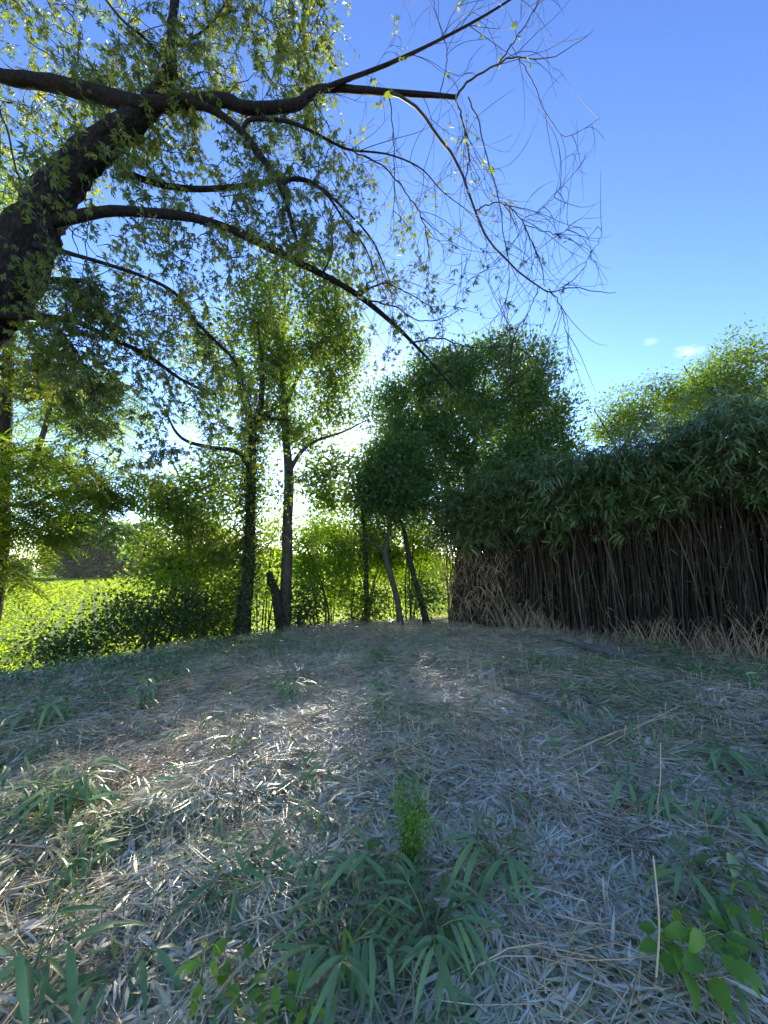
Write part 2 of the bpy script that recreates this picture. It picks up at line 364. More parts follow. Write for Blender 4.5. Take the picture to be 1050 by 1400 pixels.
def px(lst, Y): return [at(u, v, (Y if len(q) == 0 else q[0])) for (u, v, *q) in lst]
def root(u, Y, dz=0.0):
    x = at(u, 778, Y)[0]; return np.array([x, Y, float(height(x, Y)) - .12 + dz])
cat_ = np.concatenate

# -- tree with a vine-covered dark trunk
T1 = [root(334, 9.3)] + px([(338, 800), (342, 720), (344, 640), (346, 590), (356, 560), (358, 500), (352, 440)], 9.3)
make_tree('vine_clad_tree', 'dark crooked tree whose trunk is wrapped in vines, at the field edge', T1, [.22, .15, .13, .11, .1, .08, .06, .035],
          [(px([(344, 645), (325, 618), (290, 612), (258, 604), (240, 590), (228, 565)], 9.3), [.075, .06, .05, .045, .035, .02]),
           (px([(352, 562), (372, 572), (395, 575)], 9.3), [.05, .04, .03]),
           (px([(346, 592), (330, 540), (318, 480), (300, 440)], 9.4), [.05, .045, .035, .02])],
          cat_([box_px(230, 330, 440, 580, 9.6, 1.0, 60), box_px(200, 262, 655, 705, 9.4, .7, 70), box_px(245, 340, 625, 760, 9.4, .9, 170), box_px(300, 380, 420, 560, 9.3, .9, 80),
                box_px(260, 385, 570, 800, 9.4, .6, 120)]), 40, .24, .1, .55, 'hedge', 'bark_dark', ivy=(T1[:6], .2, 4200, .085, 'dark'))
# -- tall pale trunk tree
T2 = [root(391, 10.2)] + px([(391, 800), (393, 720), (395, 650), (391, 600), (388, 540), (386, 470), (390, 400)], 10.2)
make_tree('tall_tree', 'tall straight tree with a clean grey trunk and airy high crown', T2, [.2, .15, .14, .13, .105, .09, .06, .03],
          [(px([(395, 645), (412, 618), (432, 603), (470, 590), (500, 575)], 10.0), [.07, .055, .045, .03, .015]),
           (px([(390, 560), (410, 510), (440, 470), (465, 440)], 10.2), [.06, .045, .035, .02]),
           (px([(388, 540), (365, 490), (345, 440), (335, 400)], 10.2), [.05, .04, .03, .02])],
          cat_([box_px(320, 490, 362, 500, 10.2, 1.7, 270), box_px(330, 485, 470, 600, 10.2, 1.5, 200), box_px(400, 480, 590, 700, 10.3, .9, 100), box_px(435, 500, 440, 530, 10.3, .8, 60)]),
          40, .22, .11, .55, 'hedge', 'bark', ivy=(T2[4:7], .16, 900, .08, 'hedge'))
# -- leaning stub beside it
a = Acc(); p = px([(384, 835), (378, 815), (371, 795), (368, 782)], 9.9); p[0] = root(388, 9.9)
o = thing('broken_stump', 'short dark broken stump leaning against the tall grey tree', 'stump', p[0])
bark_tube(a, np.array(p) - p[0], [.13, .11, .1, .08], 14, 9, .12); a.build('trunk', M['bark_dark'], o, True)
a = Acc(); P = rng.normal(size=(250, 3)) * [.16, .14, .25] + [0, -.05, .35]
leaves(a, P, rdir(250, -.3), rdir(250, .5), .07, .05); tag(a.build('ivy', M['dark'], o), kind='stuff')
# -- slim understorey trees
make_tree('slender_tree', 'thin straight sapling trunk hung with leaves, between the tall and the leaning tree',
          [root(502, 11.6)] + px([(501, 800), (499, 740), (496, 700), (500, 650), (515, 600)], 11.6), [.085, .075, .065, .055, .04, .025], [],
          cat_([box_px(505, 565, 560, 690, 11.6, .8, 80), box_px(480, 520, 615, 700, 11.6, .6, 40), box_px(478, 530, 690, 770, 11.5, .5, 25)]), 60, .27, .1, .6, 'dense', 'bark_dark',
          ivy=(px([(501, 800), (499, 740), (496, 700)], 11.6), .1, 500, .08, 'hedge'))
make_tree('leaning_tree', 'slim tree leaning left with a forked stem, before yellow-green shrubs',
          [root(548, 10.9)] + px([(543, 820), (535, 790), (527, 758), (529, 738), (533, 715), (524, 690), (520, 650)], 10.9), [.1, .085, .08, .075, .07, .06, .05, .03],
          [(px([(527, 758), (514, 745), (500, 737), (480, 715)], 10.9), [.05, .04, .03, .015]), (px([(533, 715), (545, 690), (552, 660), (560, 620)], 10.9), [.05, .04, .03, .02])],
          cat_([box_px(490, 580, 610, 725, 10.9, .9, 150)]), 60, .27, .1, .6, 'dense', 'bark')
make_tree('curved_tree', 'slim dark tree bending left, thickly leafed at its foot beside the bamboo',
          [root(585, 11.0)] + px([(574, 815), (566, 788), (558, 755), (552, 725), (545, 705), (540, 670)], 11.0), [.11, .09, .08, .07, .06, .05, .03], [],
          cat_([box_px(510, 600, 590, 715, 11.2, .8, 110), box_px(563, 592, 785, 838, 10.9, .25, 12)]), 60, .25, .1, .6, 'dense', 'bark_dark')
# -- the big dense crown
TD = [root(628, 13.0)] + px([(634, 760), (640, 720), (643, 700), (640, 660), (630, 600)], 13.0)
make_tree('dense_tree', 'big round-crowned dark green tree behind the bamboo end', TD, [.34, .28, .25, .22, .16, .07],
          [(px([(641, 715), (656, 690), (668, 660), (690, 610), (715, 560)], 12.8), [.17, .15, .12, .08, .03]),
           (px([(640, 712), (622, 690), (610, 660), (590, 600), (570, 540)], 13.1), [.15, .13, .11, .07, .03]),
           (px([(640, 660), (650, 600), (660, 540), (665, 500)], 13), [.12, .08, .05, .02])],
          cat_([box_px(550, 660, 484, 600, 13.2, 1.7, 300), box_px(620, 745, 470, 590, 13.4, 1.9, 360), box_px(695, 775, 528, 610, 13.2, 1.5, 130), box_px(730, 795, 560, 650, 13.0, 1.0, 60),
                box_px(535, 625, 560, 660, 12.9, 1.5, 200), box_px(605, 735, 560, 670, 12.9, 1.6, 330), box_px(500, 575, 515, 610, 13.0, 1.1, 110), box_px(505, 590, 600, 700, 13.0, 1.2, 130),
                box_px(595, 745, 640, 740, 12.7, 1.4, 300), box_px(690, 785, 590, 700, 13.0, 1.2, 200)]), 46, .22, .13, .5, 'dense', 'bark_pale', flat=1.25, sag=-.35)
# -- trees behind the bamboo
make_tree('locust_tree', 'small airy yellow-green tree peeking over the bamboo, left of the rounded tree',
          [root(850, 16.5)] + px([(850, 700), (852, 640), (860, 590), (870, 550)], 16.5), [.2, .16, .13, .08, .03],
          [(px([(852, 630), (830, 590), (812, 560)], 16.5), [.08, .05, .02]), (px([(856, 610), (885, 570), (905, 535)], 16.5), [.08, .05, .02])],
          cat_([box_px(800, 860, 540, 610, 16.5, 1.4, 60), box_px(845, 920, 520, 600, 16.5, 1.5, 90)]), 55, .32, .13, .55, 'right', 'bark')
make_tree('rounded_tree', 'broad rounded tree rising behind the bamboo at the frame edge',
          [root(1010, 17.0)] + px([(1010, 700), (1005, 620), (1000, 560), (1000, 510)], 17.0), [.3, .26, .2, .12, .05],
          [(px([(1003, 590), (960, 540), (935, 500)], 17), [.12, .08, .03]), (px([(1002, 580), (1040, 530), (1065, 490)], 17), [.12, .08, .03])],
          cat_([box_px(912, 1010, 502, 600, 17, 2.2, 190), box_px(965, 1120, 465, 580, 17, 2.4, 260), box_px(1050, 1200, 440, 580, 17, 2.4, 200)]), 60, .36, .14, .55, 'right', 'bark')
# -- bare dead sapling in the gap
o = thing('bare_sapling', 'thin leafless dead sapling with bare twigs against the white sky gap', 'tree', root(262, 9.8))
p = [root(262, 9.8)] + px([(258, 740), (250, 690), (246, 655), (232, 625), (220, 600)], 9.8); b0_ = p[0].copy()
a = Acc(); q, _ = bark_tube(a, np.array(p) - b0_, [.05, .04, .035, .03, .02, .006], 20, 6, .05); a.build('trunk', M['bark_pale'], o, True)
a = Acc(); connect(a, q[8:], cat_([box_px(190, 275, 585, 690, 9.8, .4, 36, .2)]) - b0_, .014); tag(a.build('twigs', M['twig'], o), kind='stuff')

# -- pinnate tree at the field edge on the near side
def walnut():
    T = [root(-8, 6.6)] + px([(-2, 760), (2, 680), (5, 600), (10, 520), (14, 440), (20, 330)], 6.6)
    o = thing('walnut_tree', 'tree with feathery compound leaves hanging over the sunlit field', 'tree', T[0]); b = T[0].copy()
    a = Acc(); q, _ = bark_tube(a, np.array(T) - b, [.17, .13, .12, .11, .09, .07, .04], 30, 9); a.build('trunk', M['bark_dark'], o, True); sk = [q[6:]]
    for pts, r in [([(5, 690), (45, 690), (65, 680), (110, 665), (150, 660)], [.045, .035, .03, .02, .01]),
                   ([(10, 540), (50, 545), (90, 530), (130, 560), (165, 590)], [.05, .04, .03, .02, .01]),
                   ([(40, 650), (60, 590), (72, 540), (85, 480)], [.05, .045, .035, .02])]:
        a = Acc(); q, _ = bark_tube(a, np.array(px(pts, 6.5)) - b, r, 16, 7); a.build('branch', M['bark'], o, True); sk.append(q)
    C = cat_([box_px(-60, 120, 455, 610, 6.8, 1.0, 190), box_px(60, 190, 500, 600, 6.6, .7, 95), box_px(-40, 140, 590, 720, 6.6, .9, 180), box_px(90, 195, 600, 700, 6.4, .5, 100),
              box_px(-60, 80, 690, 800, 6.4, .6, 120), box_px(-80, 55, 210, 440, 7.4, 1.2, 170), box_px(40, 170, 690, 740, 6.6, .5, 22)]) - b
    a = Acc(); connect(a, cat_(sk), C, .02); tag(a.build('twigs', M['twig'], o), kind='stuff')
    a = Acc(); n = len(C) * 5; base = np.repeat(C, 5, 0) + rng.normal(size=(n, 3)) * .08
    th = rand(0, 6.28, n); D = nrm(np.stack([np.cos(th) + .35, np.sin(th), rand(-.75, .1, n)], 1)); N = nrm(rng.normal(size=(n, 3)) * .35 + [0, 0, 1]); S = nrm(np.cross(D, N))
    Lf = rand(.26, .44, n); r = rng.random(n)
    for i in range(6):
        t = .22 + .78 * i / 5; w = .105 * math.sin(math.pi * (.25 + .6 * t)) + .015
        c = base + D * (Lf * t)[:, None] + np.array([0, 0, -1]) * (Lf * .35 * t * t)[:, None]
        for s in (-1, 1):
            leaves(a, c, D * .45 + S * s + np.array([0, 0, -.25]), N, w * (Lf / .35), .03, 1, rnd=r)
    tag(a.build('crown', M['walnut'], o), kind='stuff')
walnut()

# -- shrubs of the hedgerow
def shrub(name, label, u, Y, boxes, nleaf=46, L=.1, mat='shrub', spread=.26, stems=5, group=None, cat='shrub', Wr=.6):
    r = root(u, Y); o = thing(name, label, cat, r, group)
    C = cat_([box_px(*b) for b in boxes]); C = C[C[:, 2] > height(C[:, 0], C[:, 1]) + .05] - r
    a = Acc(); sk = []
    tops = C[rng.choice(len(C), stems)]
    for s in range(stems):
        p0 = rng.normal(size=3) * [.12, .1, 0]; q, _ = bark_tube(a, [p0, p0 * 1.3 + tops[s] * [.25, .25, .5], tops[s]], [.03, .022, .008], 9, 5); sk.append(q)
    tag(a.build('stems', M['bark_dark'], o), kind='stuff')
    a = Acc(); connect(a, cat_(sk), C, .012, 5, 3); tag(a.build('twigs', M['twig'], o), kind='stuff')
    a = Acc(); leaf_cloud(a, C, nleaf, spread, L, Wr); tag(a.build('foliage', M[mat], o), kind='stuff')
    return o
shrub('yellow_green_shrub', 'backlit yellow-green shrub between the round dark bush and the vine-clad trunk', 290, 9.9, [(225, 340, 730, 872, 9.9, .6, 150)])
shrub('yellow_green_shrub', 'pale leafy shrub above and behind the round dark bush', 215, 10.6, [(165, 275, 725, 800, 10.6, .8, 80), (180, 340, 700, 800, 10.4, .7, 110)], mat='hedge')
shrub('yellow_green_shrub', 'bright shrub filling the gap between the tall tree and the slender tree', 445, 11.4, [(400, 495, 690, 845, 12.2, .5, 190)])
shrub('yellow_green_shrub', 'glowing shrub around the foot of the slender tree', 500, 12.2, [(460, 550, 700, 848, 13.0, .5, 170)])
shrub('yellow_green_shrub', 'glowing shrub right behind the leaning tree stem', 560, 12.4, [(520, 620, 680, 845, 13.6, .5, 200)])
shrub('yellow_green_shrub', 'tall backlit shrub rising between the two near trunks', 365, 11.8, [(330, 415, 700, 850, 12.4, .5, 130)])
shrub('yellow_green_shrub', 'tall glowing shrub on the field side, seen between the tall tree and the slender one', 450, 15.0, [(405, 500, 670, 830, 15.0, .4, 210)])
shrub('yellow_green_shrub', 'tall glowing shrub on the field side, seen between the slender and curved stems', 540, 15.6, [(490, 615, 670, 830, 15.6, .4, 250)])
shrub('low_shrub', 'low dark shrub at the foot of the tall tree', 408, 10.4, [(395, 432, 800, 850, 10.3, .3, 26)], mat='dark')
shrub('low_shrub', 'small dark green shrub at the foot of the slender tree', 492, 11.2, [(470, 520, 800, 850, 11.1, .3, 30)], mat='hedge')
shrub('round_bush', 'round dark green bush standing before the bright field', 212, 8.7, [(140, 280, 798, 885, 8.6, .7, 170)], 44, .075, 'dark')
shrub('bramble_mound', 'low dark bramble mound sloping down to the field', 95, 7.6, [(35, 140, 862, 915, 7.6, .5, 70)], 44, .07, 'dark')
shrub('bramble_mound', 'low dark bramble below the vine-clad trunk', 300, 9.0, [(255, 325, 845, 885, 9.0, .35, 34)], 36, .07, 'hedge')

# -- far trees across the field
def far_mesh(seed):
    global rng
    rng = np.random.default_rng(seed)
    C = cat_([ell((0, 0, 5.5), (3.6, 3.6, 3.8), 110, .5), ell((rand(-2, 2), 0, 3.2), (3.4, 3.4, 2.6), 60, .4), ell((rand(-1.5, 1.5), rand(-1, 1), 8), (2.2, 2.2, 2.2), 40, .4)])
    a = Acc(); leaf_cloud(a, C, 34, .5, .6, .75); cm = a.mesh('crown', M['far'])
    a = Acc(); bark_tube(a, [(0, 0, -.3), (.1, 0, 3), (0, .1, 7)], [.3, .22, .08], 10, 7); tm = a.mesh('trunk', M['bark'], True)
    return cm, tm
fm = [far_mesh(s) for s in (31, 32, 33, 34)]
rng = np.random.default_rng(77)
def far_tree(u, Y, s, k, label, group=None):
    x = at(u, 778, Y)[0]; o = thing('far_tree', label, 'tree', (x, Y, FIELD_Z), group)
    o.scale = (s * rand(.95, 1.25), s, s); o.rotation_euler = (0, 0, rand(0, 6.28))
    link('crown', fm[k][0], o); link('trunk', fm[k][1], o)
far_tree(118, 88, 1.5, 0, 'tallest distant tree of the far wood, beside the compound-leaved tree')
far_tree(92, 92, 1.3, 1, 'distant dark tree at the near end of the far wood, by the compound leaves')
far_tree(150, 100, 1.15, 2, 'lower distant tree in the far wood, between its tallest and palest tree')
far_tree(180, 105, 1.5, 3, 'pale rounded distant tree right of the lower tree in the far wood')
far_tree(206, 110, 1.3, 1, 'distant tree where the far wood meets the hedgerow shrubs')
G = 'distant trees along the far field edge'
for i, u in enumerate(list(range(-120, 90, 26)) + list(range(232, 1000, 24))):
    far_tree(u + rand(-6, 6), rand(105, 135), rand(.55, .95), i % 4, 'hazy distant tree in the far field edge row, mostly hidden by nearer foliage', G)

# ------------------------------------------------------------------ bamboo thicket
FLX = np.array([1.75, 2.4, 3.3, 4.9, 6.4, 7.8, 10.5]); FLY = np.array([11.8, 11.1, 10.2, 8.75, 7.35, 5.9, 3.4])
FLS = np.concatenate([[0], np.cumsum(np.hypot(np.diff(FLX), np.diff(FLY)))]); SMAX = FLS[-1]
INW = np.array([.69, .724])
def bpos(s, d):
    wob = .25 * (vn(s * 1.1, s * 0 + 3, 5) - .5)
    x = np.interp(s, FLS, FLX) + INW[0] * (d + wob); y = np.interp(s, FLS, FLY) + INW[1] * (d + wob)
    return x, y
def btop(s, d=0): return 3.3 + .085 * s + .75 * vn(s * 1.1, np.asarray(d) * .8, 4) + .25 * vn(s * 3.3, np.asarray(d) * 2, 14) + np.minimum(d, 2.0) * .12
def bbot(s, d=0): return np.interp(s, [0, 2.5, 5, 7, 12], [2.0, 2.2, 2.45, 2.75, 2.9]) + 1.1 * (vn(s * 1.2, np.asarray(d) * 1.3, 8) - .5) + .5 * (vn(s * 3.5, np.asarray(d) * 3, 18) - .5)
def fans(acc, C, D, n=7, L=.2, Wd=.026, rnd=None):
    m = len(C); S = nrm(np.cross(D, np.array([[0, 0, 1.]])) + 1e-6); r0 = rng.random(m)
    for i in range(n):
        ang = rand(-1.1, 1.1, m); dv = nrm(D * np.cos(ang)[:, None] + S * np.sin(ang)[:, None] + np.stack([np.zeros(m), np.zeros(m), rand(-.7, .45, m)], 1))
        leaves(acc, C + rng.normal(size=(m, 3)) * .035, dv, nrm(rng.normal(size=(m, 3)) * .5 + [0, 0, 1]), L * rand(.65, 1.25, m), Wd * rand(.75, 1.25, m), 2,
               droop=rand(.15, .75, m), fold=.15, rnd=np.clip(r0 * .5 + rng.random(m) * .5, 0, 1))
# culm variants (1 shared mesh each), arching towards +X of their own frame
culm_v = []
for k in range(14):
    H = 4.5; t = np.linspace(0, 1, 19); ar = rand(.35, 1.1); wv = rand(-.06, .06)
    P = np.stack([ar * t ** 2.6 + wv * np.sin(t * 5), rand(-.12, .12) * np.sin(t * 3.1), H * (t - .06 * t ** 4)], 1)
    P[1:-1, :2] += rng.normal(size=(17, 2)) * .006
    r = rand(.008, .0125) * (1 - .62 * t); r = r * np.where(np.arange(19) % 2 == 0, 1.16, .95)
    a = Acc(); tubes(a, P[None], r[None], 6, rnd=.15 + .8 * k / 13); cm = a.mesh('culm', M['culm'], True)
    a = Acc(); i = rng.integers(12, 19, 13); th = rand(0, 6.28, 13); D = nrm(np.stack([np.cos(th) + .5, np.sin(th), rand(-.2, .5, 13)], 1))
    C = P[i] + D * rand(.1, .45, 13)[:, None]
    tubes(a, np.stack([P[i], (P[i] + C) / 2 + [0, 0, .05], C], 1), np.tile([.004, .003, .002], (13, 1)), 3); fans(a, C, D, 6)
    culm_v.append((cm, a.mesh('leaf_spray', M['bamboo'])))
CG = 'bamboo canes in the front of the thicket'
for k in range(290):
    s = .15 + (SMAX - 2.6) * rng.random() ; d = abs(rng.normal()) * .42
    if k % 5 == 0: d *= .3
    x, y = bpos(s, d); v = int(rng.integers(14)); sc = btop(s) / 4.35 * rand(.86, 1.07)
    o = link('bamboo_cane', culm_v[v][0]); o.location = (x, y, float(height(x, y)) - .05)
    lean = rng.normal(size=2) * [.065, .075] + ([.0, rand(-.22, .22)] if rng.random() < .14 else [0, 0])
    o.rotation_euler = (lean[0], lean[1], math.radians(226) + rng.normal() * .9); o.scale = (1, 1, sc)
    tag(o, 'slim grey-brown cane standing in the front of the dark bamboo thicket', 'bamboo', CG)
    tag(link('leaf_spray', culm_v[v][1], o), kind='stuff')
# a few canes that stand out
for (u, Y, v, rx, ry, lab) in [(975, 7.3, 12, 0, -.17, 'pale cane leaning right at the thicket front, lightest of the canes near the frame edge'),
                               (795, 8.8, 13, 0, .12, 'pale cane leaning left across the thicket above the fallen log'),
                               (655, 10.6, 11, 0, .1, 'bent pale cane at the thinning end of the thicket')]:
    x = at(u, 778, Y)[0]; o = link('bamboo_cane', culm_v[v][0]); o.location = (x, Y, float(height(x, Y)) - .05); o.rotation_euler = (0, -ry, 0); o.scale = (1.4, 1.4, .78)
    tag(o, lab, 'bamboo', CG)
# the mass behind: canes and foliage past counting
a = Acc(); n = 8000; s = rand(0, SMAX + 3, n); d = .35 + 5.2 * rng.random(n) ** 1.1; x, y = bpos(s, d); H = btop(s, d) * rand(.85, 1, n)
t = np.linspace(0, 1, 6); th = rand(0, 6.28, n); ar = rand(.1, .6, n); ln = rng.normal(size=(n, 2)) * .16
P = np.stack([x[:, None] + np.cos(th)[:, None] * ar[:, None] * t ** 2.5 + ln[:, :1] * t, y[:, None] + np.sin(th)[:, None] * ar[:, None] * t ** 2.5 + ln[:, 1:] * t, height(x, y)[:, None] - .05 + H[:, None] * t], 2)
tubes(a, P, rand(.007, .012, n)[:, None] * (1 - .6 * t)[None], 4)
th_o = a.build('bamboo_thicket', M['culm']); tag(th_o, 'dense dark wall of tall bamboo along the clearing', kind='stuff')
a = Acc()
n = 4000; s = rand(-.2, SMAX, n); d = -.85 + 2.0 * rng.random(n) ** .9; x, y = bpos(s, d); tp = btop(s, np.maximum(d, 0)) - .35 * np.maximum(-d, 0); bt = bbot(s, d) + .15 * np.maximum(d, 0)
z = bt + (tp - bt) * rng.random(n) ** .8; th = math.radians(226) + rng.normal(size=n) * 1.1
fans(a, np.stack([x, y, z], 1), np.stack([np.cos(th), np.sin(th), rand(-.4, .4, n)], 1), 7, .25, .034)
n = 4200; s = rand(-.2, SMAX, n); d = 1.0 + 5.5 * rng.random(n); x, y = bpos(s, d); tp = btop(s, d); z = tp - 1.5 * rng.random(n) ** 1.5
fans(a, np.stack([x, y, z], 1), rdir(n, .2, .5), 6, .22, .032)
n = 10500; s = rand(-.4, SMAX + 3, n); d = np.where(s < 1.2, rand(1.0, 5, n), 4.2 + 2.0 * rng.random(n)); x, y = bpos(s, d); z = rand(.05, 4, n)          # leafy far side
fans(a, np.stack([x, y, z], 1), rdir(n, -.2, .5), 6, .28, .05)
# ragged green shoots over the top
n = 420; s = rand(0, SMAX, n); d = rand(.0, 2.5, n); x, y = bpos(s, d); z = btop(s, d) + rand(-.1, .55, n) * vn(s * 2.2, d, 33)
fans(a, np.stack([x, y, z], 1), rdir(n, .9, .4), 6, .2, .024)
n = 190; s = rand(-.1, SMAX - .5, n); d = rand(-.2, 1.6, n); x, y = bpos(s, d); z = btop(s, np.maximum(d, 0)) - rand(.1, 1.1, n) * (d < .6)      # arching plumes that break the outline
th = math.radians(226) + rng.normal(size=n) * 1.0; Ln = rand(.45, 1.0, n); t = np.linspace(0, 1, 7); up = np.where(d > .6, rand(.5, 1.2, n), rand(.1, .7, n))
P = np.stack([x[:, None] + (np.cos(th) * Ln)[:, None] * t * .8, y[:, None] + (np.sin(th) * Ln)[:, None] * t * .8, z[:, None] + Ln[:, None] * (up[:, None] * t - .75 * t ** 2)], 2)
tubes(a, P, np.tile(np.linspace(.005, .002, 7), (n, 1)), 3)
for q in (3, 4, 5, 6): fans(a, P[:, q], np.stack([np.cos(th), np.sin(th), rand(-.5, .3, n)], 1), 6, .23, .03)
n = 150; s = rand(.5, SMAX - 2, n); d = rand(-.1, .3, n); x, y = bpos(s, d); fans(a, np.stack([x, y, rand(.5, 2.6, n)], 1), rdir(n, -.1, .4), 4, .18, .022)
fo = a.build('foliage', M['bamboo'], th_o); tag(fo, kind='stuff')
# dead tangle at the thin end and brown sprays at the foot
a = Acc(); n = 420; s = rand(-.3, 2.2, n); d = -.35 + .7 * rng.random(n); x, y = bpos(s, d); z0 = rand(.0, 1.9, n); Ls = rand(.4, 1.3, n); th = rand(0, 6.28, n); t = np.linspace(0, 1, 6)
P = np.stack([x[:, None] + np.cos(th)[:, None] * Ls[:, None] * .5 * t, y[:, None] + np.sin(th)[:, None] * Ls[:, None] * .25 * t, np.maximum(.02, z0[:, None] + Ls[:, None] * (1.1 * t - rand(.6, 1.6, n)[:, None] * t ** 2))], 2)
tubes(a, P, np.tile(np.linspace(.005, .002, 6), (n, 1)), 3)
n = 900; s = rand(2.0, SMAX - 1, n); d = -.45 + .6 * rng.random(n); x, y = bpos(s, d); Ls = rand(.15, .7, n) * (vn(s * 1.6, s * 0, 21) * 1.2 + .25); th = rand(0, 6.28, n)
P = np.stack([x[:, None] + np.cos(th)[:, None] * Ls[:, None] * .5 * t ** 1.5, y[:, None] + np.sin(th)[:, None] * Ls[:, None] * .5 * t ** 1.5, height(x, y)[:, None] + Ls[:, None] * t], 2)
tubes(a, P, np.tile(np.linspace(.005, .002, 6), (n, 1)), 3)
tag(a.build('dead_stems', M['stubble'], th_o), kind='stuff')
a = Acc(); k = rng.integers(0, n, 3200); q = P[k, rng.integers(2, 6, 3200)]
leaves(a, q, rdir(3200, -.2), rdir(3200, .6), rand(.05, .12, 3200), .014, 1, droop=.3); tag(a.build('dead_leaves', M['drydead'], th_o), kind='stuff')

